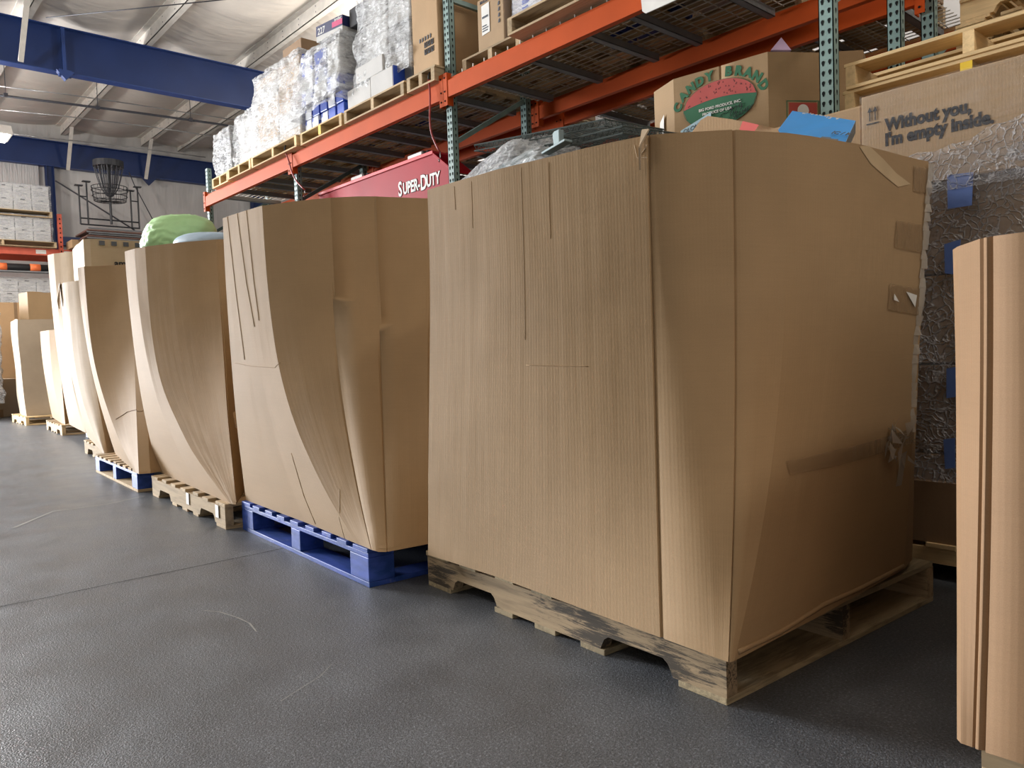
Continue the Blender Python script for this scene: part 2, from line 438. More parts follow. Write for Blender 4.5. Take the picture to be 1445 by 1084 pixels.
# columns
def column(x, y, z1, wd=.22):
    global n_
    mb = MB(); mb.box(x-.01, y-wd/2, 0, x+.01, y+wd/2, z1); mb.box(x-.1, y-wd/2-.012, 0, x+.1, y-wd/2, z1); mb.box(x-.1, y+wd/2, 0, x+.1, y+wd/2+.012, z1)
    struct(mb.build('trim_%d' % n_, 'beam_blue')); n_ += 1
column(-20.42, 3.95, 5.42, .14)
column(-20.42, 8.9, 5.42, .3)
# box column behind the second rack row
mb = MB(); mb.box(-4.55, 7.2, 0, -4.15, 7.5, 5.5); mb.box(-4.6, 7.16, 0, -4.1, 7.2, 5.5); struct(mb.build('trim_%d' % n_, 'beam_blue_light')); n_ += 1
# wall girts, horizontal
for z, y0, y1 in ((3.62, 4.0, 9.2),):
    mb = MB(); mb.box(-20.6, y0, z, -20.4, y1, z+.2); struct(mb.build('trim_%d' % n_, 'beam_blue')); n_ += 1
# white flange braces from purlins down to the rafters
for (x, y, zt, zb) in ((-14.0, 2.39, 6.22, 5.5), (-20.35, 4.3, 6.2, 5.35), (-20.35, 6.0, 6.2, 5.35)):
    mb = MB()
    mb.bar((x+.9 if x > -15 else x+.7, y, zt), (x+.1, y, zb), .07, .05); struct(mb.build('trim_%d' % n_, 'white_steel')); n_ += 1
# bolted bracket on the rafter
mb = MB(); mb.box(-14.02, 2.98, 5.42, -13.98, 3.03, 6.19); mb.box(-14.05, 2.92, 5.42, -13.96, 3.1, 5.52)
mb.prism([(2.88, 5.5), (3.14, 5.5), (3.01, 5.36)], -14.06, -13.95, 'x'); struct(mb.build('trim_%d' % n_, 'beam_blue_light')); n_ += 1
mb = MB(); mb.prism([(5.9, 5.43), (6.3, 5.43), (6.1, 5.22)], -20.4, -20.3, 'x'); struct(mb.build('trim_%d' % n_, 'beam_blue')); n_ += 1

# pipes and wires under the ceiling (run across, parallel to the rafters)
def wire(pts, r, name, mat, label, cat, group=None, n=6):
    m = MB(); m.tube(pts, r, n); return tag(m.build(name, mat, smooth=True), label, cat, group)
o = wire([(-16.228,2.131,5.600), (-15.999,3.506,5.600), (-15.836,4.679,5.600), (-15.703,5.983,5.600), (-15.672,6.628,5.600)], .022, 'sprinkler_pipe', 'pipe_dark', 'dark sprinkler pipe crossing below the ceiling beyond the near blue rafter', 'pipe')
m = MB()
for (x, y) in ((8,130), (138,147), (269,167)):
    pass
for q in ((-16.094,2.508,5.600), (-15.942,3.940,5.600), (-15.716,5.554,5.600)):
    m.tube([q, (q[0], q[1], 6.3)], .006, 5); m.box(q[0]-.03, q[1]-.03, q[2]-.03, q[0]+.03, q[1]+.03, q[2]+.03)
adopt(m.build('hanger_rod', 'pipe_dark'), o)
wire([(-16.360,2.157,5.800), (-16.101,3.536,5.800), (-15.999,4.734,5.800), (-15.878,6.570,5.800)], .011, 'conduit', 'chrome', 'thin grey conduit running just above the dark sprinkler pipe', 'conduit')
wire([(-17.505,2.284,5.700), (-17.164,3.748,5.700), (-16.970,5.278,5.700), (-16.934,6.827,5.700)], .012, 'conduit', 'chrome', 'thin grey conduit running below the dark sprinkler pipe, nearer the far wall', 'conduit')
wire([(-19.941,2.577,5.900), (-19.753,4.004,5.900), (-19.571,5.429,5.900), (-19.545,7.227,5.900)], .012, 'conduit', 'chrome', 'thin conduit closest to the blue far wall rafter', 'conduit')
wire([(-13.006,2.589,5.900), (-10.794,4.499,5.900)], .008, 'guy_wire', 'pipe_dark', 'thin dark bracing wire slanting up from the near blue rafter bracket', 'wire')
wire([(-20.300,4.038,5.077), (-20.300,5.228,4.358), (-20.300,5.691,4.072)], .018, 'brace_rod', 'pipe_dark', 'dark brace rod slanting down the far wall from the blue column', 'rod')
wire([(-20.300,5.632,5.475), (-20.300,5.746,5.163), (-20.300,5.967,4.703), (-20.300,6.223,4.167)], .012, 'wall_cable', 'pipe_dark', 'thin dark cable hanging down the far wall right of the chain basket', 'cable')

# the lamp at the left edge of the picture
lamp = empty('high_bay_lamp', (-15.225,2.040,4.600), 0, 'white glowing high bay lamp at the left edge below the ceiling', 'lamp')
m, nt, b, o = nodes('lamp_glow'); b.inputs['Emission Color'].default_value = (1, .98, .95, 1); b.inputs['Emission Strength'].default_value = 6; b.inputs['Base Color'].default_value = (.9, .9, .9, 1)
mb = MB(); mb.box(-.25, -.32, 0, .25, .32, .03); mb.build('diffuser', 'lamp_glow', lamp)
mb = MB(); mb.prism([(-.3, .03), (.3, .03), (.15, .2), (-.15, .2)], -.36, .36, 'y'); mb.build('reflector', 'white_steel', lamp)
mb = MB(); mb.tube([(0, 0, .2), (0, 0, 1.7)], .01, 6); mb.build('chain', 'chrome', lamp)

# ---------------------------------------------------------------- pallet racking
RX = [-8.38, -6.30, -4.06, -1.52, 1.0]
FY, RY, F2, R2 = 3.10, 3.76, 4.16, 4.82
BZ0, BZ1 = 2.445, 2.56
rack = empty('pallet_rack', (RX[0], FY, 0), 0, 'long pallet rack with green uprights and orange beams, nearest the bulk boxes', 'pallet rack')
rack2 = empty('pallet_rack', (RX[0], F2, 0), 0, 'second orange and green pallet rack standing behind the nearer rack', 'pallet rack')
def upright(x, y, z1, parent, near=True, mat='green_steel'):
    mb = MB(); a, d = .031, .045
    # open channel facing +y / -y : web in front, two flanges
    mb.box(x-a, y, 0, x+a, y+.004, z1); mb.box(x-a, y, 0, x-a+.004, y+d, z1); mb.box(x+a-.004, y, 0, x+a, y+d, z1)
    mb.box(x-a, y+d-.003, 0, x-a+.02, y+d, z1); mb.box(x+a-.02, y+d-.003, 0, x+a, y+d, z1); mb.box(x-a-.02, y-.02, 0, x+a+.02, y+d+.02, .006)
    tear = [(.0, .014), (.007, .011), (.009, .004), (.005, -.006), (.003, -.012), (-.003, -.012), (-.005, -.006), (-.009, .004), (-.007, .011)]
    k = 0; z = .9
    while near and z < z1-.03:
        for sx in (-.014, .014):
            mb.quad([(x+sx+p*.75, y-.0012, z+q*.85) for p, q in tear], 1)
        mb.quad([(x+a+.0012, y+d/2+p*.6, z+q*.85) for p, q in tear], 1)
        z += .041
    return mb.build('upright', [mat, 'hole_black'], None, recalc=False)
zt = {0: 2.86, 1: 2.57, 2: 4.6, 3: 4.6, 4: 4.6}
for i, x in enumerate(RX):
    adopt(upright(x, FY, zt[i], rack), rack); adopt(upright(x, RY, zt[i] if i != 1 else 2.57, rack), rack)
    if i < 4: adopt(upright(x, F2, zt[i], rack2), rack2); adopt(upright(x, R2, zt[i], rack2), rack2)
    for (rr, ya, yb) in ((rack, FY+.045, RY), (rack2, F2+.045, R2)):
        if rr is rack2 and i == 4: continue
        zz = [(.3, .9, 0), (.9, 1.5, 1), (1.5, 2.1, 0), (2.1, 2.42, 1), (2.42, 2.42, 0)]
        segs = [(.15, .15), (.15, .95), (.95, .95), (.95, 1.62), (1.62, 1.62), (2.18, 2.56)] + ([(3.1, 3.1), (3.1, 3.9)] if zt[i] > 4 else [])
        for k, (za, zb) in enumerate(segs):
            mb = MB(); s1 = ya if k % 2 == 0 else yb; s2 = yb if k % 2 == 0 else ya
            mb.bar((x, s1 if k != 5 else ya, za), (x, s2 if k != 5 else yb, zb), .025, .03); adopt(mb.build('brace', 'dark_green_steel' if i < 2 else 'green_steel'), rr)
def beam(x0, x1, y, z0, z1, parent, face=-1):
    if parent is rack2 and x0 > -2: return
    mb = MB(); y0 = y-.042 if face < 0 else y+.078; d = .04
    mb.prism([(y0, z0), (y0+d, z0), (y0+d, z1), (y0+.018, z1), (y0+.018, z1-.02), (y0, z1-.02)], x0+.042, x1-.042, 'x')
    o = mb.build('beam', 'orange_steel', None, bevel=.003); adopt(o, parent)
    for x, s in ((x0+.02, 1), (x1-.02, -1)):
        mb = MB(); mb.box(x-.02, y0-.004, z0-.05, x+.024, y0+.0, z1+.03); mb.box(x+s*.022-.003, y0, z0-.05, x+s*.022+.003, y0+.045, z1+.03)
        for zz in (z0-.02, z0+.04, z1): mb.tube([(x, y0-.0045, zz), (x, y0-.008, zz)], .006, 8, 1)
        q = mb.build('end_connector', ['orange_steel', 'hole_black']); q.parent = o; q.matrix_parent_inverse = Matrix.Translation((0, 0, 0)); q.matrix_parent_inverse = parent.matrix_basis.inverted() if False else Matrix.Identity(4)
    return o
for i in range(4):
    beam(RX[i], RX[i+1], FY, BZ0, BZ1+.012, rack); beam(RX[i], RX[i+1], RY+.03, BZ0, BZ1, rack, 1)
    beam(RX[i], RX[i+1], F2, BZ0, BZ1, rack2); beam(RX[i], RX[i+1], R2+.03, BZ0, BZ1, rack2, 1)
# wire decks, two to a bay
def deck(x0, x1, ya, yb, label, near=True):
    r = empty('wire_deck', ((x0+x1)/2, ya, BZ1), 0, label, 'wire deck', 'wire decks on the rack shelf')
    L = x1-x0; D = yb-ya; mb = MB()
    for k in range(int(D/.05)+1): y = min(k*.05, D); mb.box(-L/2, y-.0022, 0, L/2, y+.0022, .0045)
    for k in range(int(L/.11)+1):
        x = -L/2+k*.11; mb.box(x-.0022, 0, .0045, x+.0022, D, .009)
        mb.box(x-.003, -.002, -.02, x+.003, .004, .035)
    mb.build('wire_grid', 'wire_grey', r)
    for f in (.12, .5, .88):
        mb = MB(); x = -L/2+L*f; mb.box(x-.022, .02, -.04, x+.022, D-.02, -.037); mb.box(x-.022, .02, -.04, x-.019, D-.02, 0); mb.box(x+.019, .02, -.04, x+.022, D-.02, 0)
        mb.build('support_channel', 'deck_grey', r)
    return r
for i in range(4):
    h_ = (RX[i]+RX[i+1])/2
    for k, (a, b_) in enumerate(((RX[i]+.06, h_-.01), (h_+.01, RX[i+1]-.06))):
        w1 = ['far', 'second', 'third', 'near'][i]
        deck(a, b_, FY-.015, RY+.10, 'grey wire deck in the %s bay of the nearer rack, %s half' % (w1, ['left', 'right'][k]))
        if i < 3: deck(a, b_, F2-.02, R2+.10, 'grey wire deck in the %s bay of the rear rack, %s half' % (w1, ['left', 'right'][k]))
# price card stuck on the near beam, overexposed white
o = patch('beam_card', (-2.418,3.055,2.432), (1, 0, 0), (0, 0, 1), [(0, 0), (.02, -.018), (.36, -.018), (.36, .1), (-.01, .1)], 'label_white'); tag(o, 'white card stuck on the near orange beam', 'label')

# ---------------------------------------------------------------- pallets
def stringer_pallet(name, label, loc, rz=0, L=1.219, Wd=1.016, mats=('wood', 'wood_y'), group=None, yellow=False, tb=7, bb=5, notch=True):
    # stringers run along local x, boards along local y; origin at the base centre
    r = empty(name, loc, rz, label, 'pallet', group)
    sh = .089; t = .016; z0 = t
    prof = [(-L/2, z0), (-L/2+.15, z0), (-L/2+.165, z0+.028), (-L/2+.18, z0+.038), (-L/2+.36, z0+.038), (-L/2+.375, z0+.028), (-L/2+.39, z0), (L/2-.39, z0), (L/2-.375, z0+.028), (L/2-.36, z0+.038), (L/2-.18, z0+.038), (L/2-.165, z0+.028), (L/2-.15, z0), (L/2, z0), (L/2, z0+sh), (-L/2, z0+sh)]
    if not notch: prof = [prof[0], prof[13], prof[14], prof[15]]
    for k, y in enumerate((-Wd/2, -.019, Wd/2-.038)):
        mb = MB(); mb.prism(prof, y, y+.038, 'y'); o = mb.build('stringer', mats[0], r)
        if yellow and k == 1:
            for sx in (-1, 1):
                mb = MB(); xx = sx*L/2; mb.box(min(xx, xx+sx*.004), y-.001, z0+.002, max(xx, xx+sx*.004), y+.039, z0+sh-.002); q = mb.build('painted_end', 'yellow_paint', o)
    for k in range(tb):
        wd = .135 if k in (0, tb-1) else .09
        x = -L/2+wd/2+(L-wd)*k/(tb-1) if k in (0, tb-1) else -L/2+.0675+(L-.135)*k/(tb-1)
        mb = MB(); j = rnd.uniform(-.006, .006); mb.box(x-wd/2, -Wd/2-.004+j, z0+sh, x+wd/2, Wd/2+.004+j, z0+sh+t); mb.build('deck_board', mats[1], r, bevel=.002)
    for k in range(bb):
        wd = .135 if k in (0, bb-1) else .09
        x = [-L/2+.0675, -.19, 0, .19, L/2-.0675][k] if bb == 5 else -L/2+.0675+(L-.135)*k/(bb-1)
        mb = MB(); mb.box(x-wd/2, -Wd/2, 0, x+wd/2, Wd/2, t); mb.build('bottom_board', mats[1], r, bevel=.002)
    return r
PH = .121
def block_pallet(name, label, loc, rz=0, L=1.219, Wd=1.016, mat='pallet_blue', mat2=None, group=None):
    r = empty(name, loc, rz, label, 'pallet', group); mat2 = mat2 or mat
    for x in (-L/2+.07, 0, L/2-.07):
        for y in (-Wd/2+.05, 0, Wd/2-.05):
            mb = MB(); wd = .07 if x else .045; mb.box(x-wd, y-.05, .018, x+wd, y+.05, .103); mb.build('block', mat, r, bevel=.003)
    for y in (-Wd/2+.05, 0, Wd/2-.05):
        mb = MB(); mb.box(-L/2, y-.05, .103, L/2, y+.05, .119); mb.build('stringer_board', mat, r, bevel=.002)
        mb = MB(); mb.box(-L/2, y-.05, 0, L/2, y+.05, .018); mb.build('bottom_board', mat2, r, bevel=.002)
    for x in (-L/2+.05, L/2-.05):
        mb = MB(); mb.box(x-.05, -Wd/2+.1, 0, x+.05, Wd/2-.1, .018); mb.build('bottom_board', mat2, r, bevel=.002)
    for k in range(9):
        x = -L/2+.055+(L-.11)*k/8; wd = .055 if k in (0, 8) else .04
        mb = MB(); j = rnd.uniform(-.005, .005); mb.box(x-wd, -Wd/2+j, .119, x+wd, Wd/2+j, .135); mb.build('deck_board', mat2 if mat2 != mat else mat, r, bevel=.002)
    return r
def place(corner_r, rz, f, *a, **k):
    # corner_r: the front right corner of the pallet on the floor
    L = k.get('L', 1.219); Wd = k.get('Wd', 1.016)
    cx = corner_r[0]-math.cos(rz)*L/2-math.sin(rz)*Wd/2; cy = corner_r[1]-math.sin(rz)*L/2+math.cos(rz)*Wd/2
    return f(a[0], a[1], (cx, cy, k.pop('z', 0)), rz, **k)
P1 = place((-.945, 1.425), math.radians(-3.0), stringer_pallet, 'wooden_pallet', 'weathered wooden pallet with dark stained stringer under the largest bulk box', mats=('wood_old', 'wood_old_y'))
P2 = place((-2.285, 1.33), math.radians(-3.0), block_pallet, 'block_pallet', 'worn blue block pallet under the second nearest bulk box', L=1.25, Wd=1.1)
P3 = place((-3.585, 1.335), math.radians(-2.5), stringer_pallet, 'wooden_pallet', 'notched wooden pallet with white stickers left of the blue pallet', L=1.30, mats=('wood', 'wood_y'))
P4 = place((-5.07, 1.36), math.radians(-2.5), block_pallet, 'block_pallet', 'blue sided pallet with bare wooden boards under the fourth bulk box', L=1.25, mat2='wood_y')
P5 = place((-6.60, 1.60), math.radians(-3), stringer_pallet, 'wooden_pallet', 'wooden pallet just left of the blue sided pallet with bare boards', L=1.2)
def plastic_pallet(loc, rz, label):
    r = empty('plastic_pallet', loc, rz, label, 'pallet')
    mb = MB(); mb.box(-.6, -.5, .09, .6, .5, .14)
    for k in range(6): mb.box(-.58+k*.2, -.502, .10, -.50+k*.2, -.5, .13, 1)
    mb.build('deck', ['white_plastic', 'black_plastic'], r, bevel=.006)
    for x in (-.5, 0, .5):
        for y in (-.42, 0, .42):
            mb = MB(); mb.box(x-.06, y-.06, 0, x+.06, y+.06, .09); mb.build('foot', 'black_plastic', r)
    return r
P6 = plastic_pallet((-8.98, 2.50, 0), math.radians(-4), 'white and black plastic pallet under the tall pale bulk box')
P9 = place((-10.009,1.914,0.000), math.radians(-3), stringer_pallet, 'wooden_pallet', 'small wooden pallet between the plastic pallet and the grey torn box')
P8 = place((-12.257,1.919,0.000), math.radians(0), stringer_pallet, 'wooden_pallet', 'fresh wooden pallet under the grey torn box far down the row', mats=('wood_fresh', 'wood_fresh_y'), L=1.1)
P11 = stringer_pallet('wooden_pallet', 'wooden pallet under the box cut off by the right edge', (.135, 2.02, 0), 0, mats=('wood', 'wood_y'))
PB = stringer_pallet('wooden_pallet', 'wooden pallet under the bubble wrapped load, seen between the boxes at right', (-.56, 3.17, 0), 0, L=1.30, mats=('wood_fresh', 'wood_fresh_y'))
# stickers on pallet 3
for k, (px, z) in enumerate(((-3.69, .075), (-4.16, .075))):
    yy = 1.335-(px+3.585)*math.sin(math.radians(2.5))-.0
    o = patch('sticker', (px-.02, 1.335+(px-.02+3.585)*-math.tan(math.radians(2.5)), z-.03), (1, -math.tan(math.radians(2.5)), 0), (0, 0, 1), [(0, 0), (.045, 0), (.045, .06), (0, .06)], 'label_white', P3, .004)

# ---------------------------------------------------------------- bulk boxes
def bulk(label, top, bot, z0, z1, ps=None, mat='kraft', grooves=(), soft=(), rows=26, belly=0.0, name='bulk_box', group=None, amp=.005, seed=0, sub=5, dents=(), rim=.0, cat='cardboard box', flaps=0, ptmax=2.4):
    n = len(top); cols = []
    for i in range(n):
        j = (i+1) % n
        L = (Vector(top[j])-Vector(top[i])).length
        ns = max(1, min(sub+3, int(L/.07)))
        cols.append((i, j, 0.0, 0, i not in soft))
        if i in grooves:
            e = min(.45, .006/max(L, .02)); cols[-1] = (i, j, 0.0, 1, True); cols.append((i, j, e, 0, True))
            st = e
        else: st = 0
        for k in range(1, ns): 
            t = k/ns
            if t > st+.05: cols.append((i, j, t, 0, False))
        if j in grooves: cols.append((i, j, 1-min(.45, .006/max(L, .02)), 2, True))
    m = len(cols); c0 = Vector((sum(p[0] for p in bot)/n, sum(p[1] for p in bot)/n))
    mb = MB(); uvs = []
    ring_xy = []
    for r in range(rows+1):
        s = (r/rows)
        ring = []
        for (i, j, t, g, sh) in cols:
            pt = Vector(top[i]).lerp(Vector(top[j]), t); pb = Vector(bot[i]).lerp(Vector(bot[j]), t)
            e = (ps[i]*(1-t)+ps[j]*t) if ps else ptmax
            w_ = 1-(1-s)**e
            p = pb.lerp(pt, w_)
            out = (p-c0); out.normalize()
            nz = noise.noise(Vector((p.x*2.3+seed, p.y*2.3, s*2.0+seed)))*amp*2*min(1, s*5)
            p = p+out*(belly*math.sin(PI*s)+nz)
            for (di, dt, ds, rad, dep) in dents:
                d2 = ((i+t-di-dt)/.8)**2+((s-ds)/rad)**2
                if d2 < 1: p = p-out*dep*(1-d2)
            if g == 1: p = p-out*.0075
            ring.append(p)
        ring_xy.append(ring)
    # u along the ring
    U = [0.0]
    for k in range(m): U.append(U[-1]+(ring_xy[rows][(k+1) % m]-ring_xy[rows][k]).length)
    hh = z1-z0
    for layer in (0, 1):
        for r in range(rows+1):
            for k in range(m):
                p = ring_xy[r][k]
                if layer:
                    q = (c0-p); q.normalize(); p = p+q*.009
                zz = z0+hh*r/rows
                if r == rows: zz += rim*noise.noise(Vector((p.x*4+seed, p.y*4, 1.0)))
                if layer and r == 0: zz += .009
                mb.v.append((p.x, p.y, zz))
    def vid(l, r, k): return l*(rows+1)*m+r*m+(k % m)
    fu = []
    for l in (0, 1):
        for r in range(rows):
            for k in range(m):
                f = (vid(l, r, k), vid(l, r, k+1), vid(l, r+1, k+1), vid(l, r+1, k))
                u = ((U[k], hh*r/rows), (U[k+1], hh*r/rows), (U[k+1], hh*(r+1)/rows), (U[k], hh*(r+1)/rows))
                if l: f = f[::-1]; u = u[::-1]
                mb.f.append(f); mb.m.append(0); fu.append(u)
    for k in range(m):
        mb.f.append((vid(0, rows, k), vid(0, rows, k+1), vid(1, rows, k+1), vid(1, rows, k))); mb.m.append(1); fu.append(((0, 0),)*4)
    mb.f.append(tuple(vid(0, 0, k) for k in reversed(range(m)))); mb.m.append(0); fu.append(((0, 0),)*m)
    mb.f.append(tuple(vid(1, 0, k) for k in range(m))); mb.m.append(0); fu.append(((0, 0),)*m)
    org = Vector((c0.x, c0.y, z0))
    o = mb.build(name, [mat, 'kraft_edge'], None, smooth=True, recalc=False, origin=org)
    me = o.data
    uv = me.uv_layers.new(name='uv'); li = 0
    flat = []
    for u in fu:
        for q in u: flat += [q[0]+seed*3.1, q[1]]
    uv.data.foreach_set('uv', flat)
    # check orientation: flip if the ring was clockwise
    ar = sum(bot[i][0]*bot[(i+1) % n][1]-bot[(i+1) % n][0]*bot[i][1] for i in range(n))
    if ar < 0: me.flip_normals()
    # sharp creases
    sharp = set()
    for k, c_ in enumerate(cols):
        if c_[4] and (c_[2] == 0.0) and (c_[0] not in soft) or c_[3]:
            for l in (0, 1):
                for r in range(rows): sharp.add(tuple(sorted((vid(l, r, k), vid(l, r+1, k)))))
    for l in (0, 1):
        for k in range(m):
            sharp.add(tuple(sorted((vid(l, rows, k), vid(l, rows, k+1))))); sharp.add(tuple(sorted((vid(l, 0, k), vid(l, 0, k+1)))))
    att = me.attributes.new('sharp_edge', 'BOOLEAN', 'EDGE')
    att.data.foreach_set('value', [tuple(sorted(e.vertices)) in sharp for e in me.edges])
    tag(o, label, cat, group)
    o['rows'] = rows
    return o
# 1 : the large near box
B1 = bulk('largest brown cardboard bulk box in front, on the weathered wooden pallet',
  [(-2.007,1.434),(-1.685,1.446),(-1.389,1.487),(-1.198,1.524),(-1.122,1.592),(-1.049,1.666),(-0.990,1.805),(-0.931,2.063),(-0.898,2.452)] + [(-.93, 2.50), (-1.25, 2.56), (-1.80, 2.52), (-2.03, 2.30), (-2.05, 1.75)],
  [(-2.061,1.421),(-1.707,1.413),(-1.298,1.379),(-1.066,1.360),(-0.937,1.350),(-0.886,1.348),(-0.883,1.361),(-0.885,1.705),(-0.898,2.248)] + [(-.92, 2.36), (-1.2, 2.40), (-1.8, 2.40), (-2.08, 2.38), (-2.08, 1.8)],
  .137, 1.31, ps=[1.6, 2, 2.6, 3, 2.6, 2.6, 2.6, 1.8, 1.3, 1.3, 2, 2, 2, 2], grooves=(3, 5), soft=(1, 2, 4, 7), seed=1, rim=.004, amp=.003, rows=34,
  dents=((9, 0, .5, 0, 0),) if False else ())
# 2 : on the blue pallet
B2 = bulk('brown cardboard bulk box with pale folded left edge on the blue pallet',
  [(-3.554,1.379),(-3.360,1.393),(-3.180,1.407),(-3.027,1.479),(-2.906,1.562),(-2.821,1.646),(-2.779,1.712),(-2.690,1.910)] + [(-2.45, 2.3), (-2.6, 2.50), (-3.4, 2.50), (-3.72, 2.25), (-3.70, 1.70)],
  [(-3.532,1.416),(-2.859,1.381),(-2.373,1.341),(-2.318,1.338),(-2.267,1.332),(-2.224,1.334),(-2.202,1.353),(-2.185,1.505)] + [(-2.24, 2.35), (-2.29, 2.40), (-3.42, 2.42), (-3.50, 2.40), (-3.54, 1.8)],
  .135, 1.45, ps=[2.2, 2.6, 3.2, 3, 2.8, 2.6, 2.6, 1.6, 2, 2, 2, 2, 2], grooves=(4, 6), soft=(3, 5), seed=2, rim=.003, amp=.004, rows=30)
# 3
B3 = bulk('brown bulk box with a green bag on top, on the stickered wooden pallet',
  [(-5.022,1.346),(-4.875,1.361),(-4.761,1.388),(-4.507,1.504),(-4.315,1.632),(-4.289,1.681)] + [(-3.98, 2.0), (-4.05, 2.35), (-4.35, 2.5), (-4.88, 2.45), (-5.02, 2.1), (-5.0, 1.6)],
  [(-5.045,1.472),(-4.118,1.400),(-3.579,1.359),(-3.550,1.362),(-3.539,1.371),(-3.927,1.577)] + [(-3.64, 2.0), (-3.64, 2.36), (-3.70, 2.40), (-4.75, 2.40), (-4.83, 2.36), (-4.86, 1.7)],
  .121, 1.47, ps=[2.0, 2.6, 3.4, 3, 2.2, 1.8, 2, 2, 2, 2, 2, 2], grooves=(), soft=(3,), seed=3, amp=.004)
# 4
B4 = bulk('brown bulk box with a small tear low on its corner, on the blue sided pallet',
  [(-6.252,1.356),(-6.198,1.367),(-6.146,1.374),(-6.044,1.493),(-5.898,1.604),(-5.829,1.651)] + [(-5.36, 1.9), (-5.36, 2.3), (-5.5, 2.5), (-6.2, 2.5), (-6.45, 2.2), (-6.42, 1.6)],
  [(-6.162,1.514),(-5.479,1.407),(-5.100,1.356),(-4.992,1.334),(-4.912,1.328),(-4.882,1.384)] + [(-5.12, 2.0), (-5.12, 2.33), (-5.16, 2.38), (-6.2, 2.40), (-6.28, 2.36), (-6.28, 1.7)],
  .135, 1.50, ps=[2.0, 2.6, 3.0, 2.6, 2.0, 1.8, 2, 2, 2, 2, 2, 2], soft=(3,), seed=4, amp=.004)
# 5
B5 = bulk('narrow brown bulk box with a torn top corner, just right of the tall pale box',
  [(-7.285,1.436),(-7.090,1.429),(-7.022,1.441),(-6.883,1.478),(-6.804,1.521),(-6.726,1.564)] + [(-6.6, 2.1), (-6.7, 2.5), (-6.9, 2.65), (-7.5, 2.65), (-7.72, 2.4), (-7.70, 1.8)],
  [(-8.049,1.749),(-7.188,1.617),(-6.382,1.485),(-6.266,1.472),(-6.301,1.495),(-6.453,1.581)] + [(-6.55, 2.1), (-6.55, 2.5), (-6.6, 2.6), (-7.6, 2.6), (-7.72, 2.55), (-7.72, 1.9)],
  .121, 1.47, ps=[2.0, 2.6, 3.0, 2.6, 2.0, 1.8, 2, 2, 2, 2, 2, 2], soft=(3,), mat='kraft_pale', seed=5, amp=.006)
# 6
B6 = bulk('tallest pale bulk box, cream sided, on the white and black plastic pallet',
  [(-8.775,1.640),(-8.641,1.670),(-8.562,1.710),(-8.415,1.772),(-8.321,1.844),(-8.301,1.882)] + [(-8.0, 2.3), (-8.1, 2.7), (-8.4, 2.85), (-8.9, 2.85), (-9.1, 2.6), (-9.1, 2.0)],
  [(-9.762,1.943),(-9.123,1.873),(-8.443,1.806),(-8.338,1.795),(-8.316,1.809),(-8.724,1.945)] + [(-8.1, 2.3), (-8.12, 2.7), (-8.2, 2.8), (-9.0, 2.85), (-9.12, 2.8), (-9.15, 2.3)],
  .14, 1.90, ps=[2.0, 2.6, 3.0, 2.6, 2.0, 1.8, 2, 2, 2, 2, 2, 2], soft=(3,), mat='kraft_pale', seed=6, amp=.005)
# 7 : pale box with open scalloped flaps standing behind the row
X7, Y7 = -6.55, 2.95
B7 = bulk('pale carton with printed squares and black letters, rising inside the narrow torn box',
  [(-7.62, 1.62), (-6.96, 1.56), (-6.92, 1.60), (-6.90, 2.0), (-6.92, 2.48), (-7.0, 2.52), (-7.6, 2.52), (-7.64, 2.4)],
  [(-7.62, 1.62), (-6.96, 1.56), (-6.92, 1.60), (-6.90, 2.0), (-6.92, 2.48), (-7.0, 2.52), (-7.6, 2.52), (-7.64, 2.4)], .95, 1.815, mat='kraft_pale', seed=7, rim=.012, amp=.003, rows=14)
# 8 grey torn box
B8 = bulk('greyish dented cardboard box on a fresh wooden pallet far down the row',
  [(-20.130,2.990),(-19.069,3.000),(-18.750,3.128),(-18.771,3.338),(-19.142,3.631)] + [(-12.3, 3.2), (-12.6, 3.4), (-13.4, 3.4), (-13.7, 3.2), (-13.75, 2.6)] if False else
  [(-13.45, 2.00), (-12.9, 1.93), (-12.46, 1.93), (-12.42, 2.3), (-12.42, 3.0), (-12.6, 3.05), (-13.4, 3.05), (-13.5, 2.8)],
  [(-13.35, 2.02), (-12.9, 1.97), (-12.44, 1.96), (-12.42, 2.3), (-12.42, 2.95), (-12.6, 3.0), (-13.3, 3.0), (-13.4, 2.8)], .121, 1.46, mat='kraft_grey', seed=8, amp=.03, rim=.02, soft=(1, 3))
# 9 slim box in front of the grey one
B9 = bulk('slim cream edged brown box between the grey dented box and the tall pale box',
  [(-11.180,1.963),(-10.971,1.972),(-10.769,1.981),(-10.579,2.043),(-10.397,2.127)] + [(-9.55, 2.9), (-9.9, 3.0), (-10.6, 3.0), (-11.2, 2.7)],
  [(-11.726,2.139),(-11.035,2.058),(-10.268,1.971),(-10.104,1.968),(-10.660,2.155)] + [(-9.75, 2.9), (-9.9, 3.0), (-10.8, 3.0), (-11.3, 2.7)], .121, 1.24, ps=[2, 2.4, 2.6, 2, 2, 2, 2, 2, 2], seed=9, amp=.004)
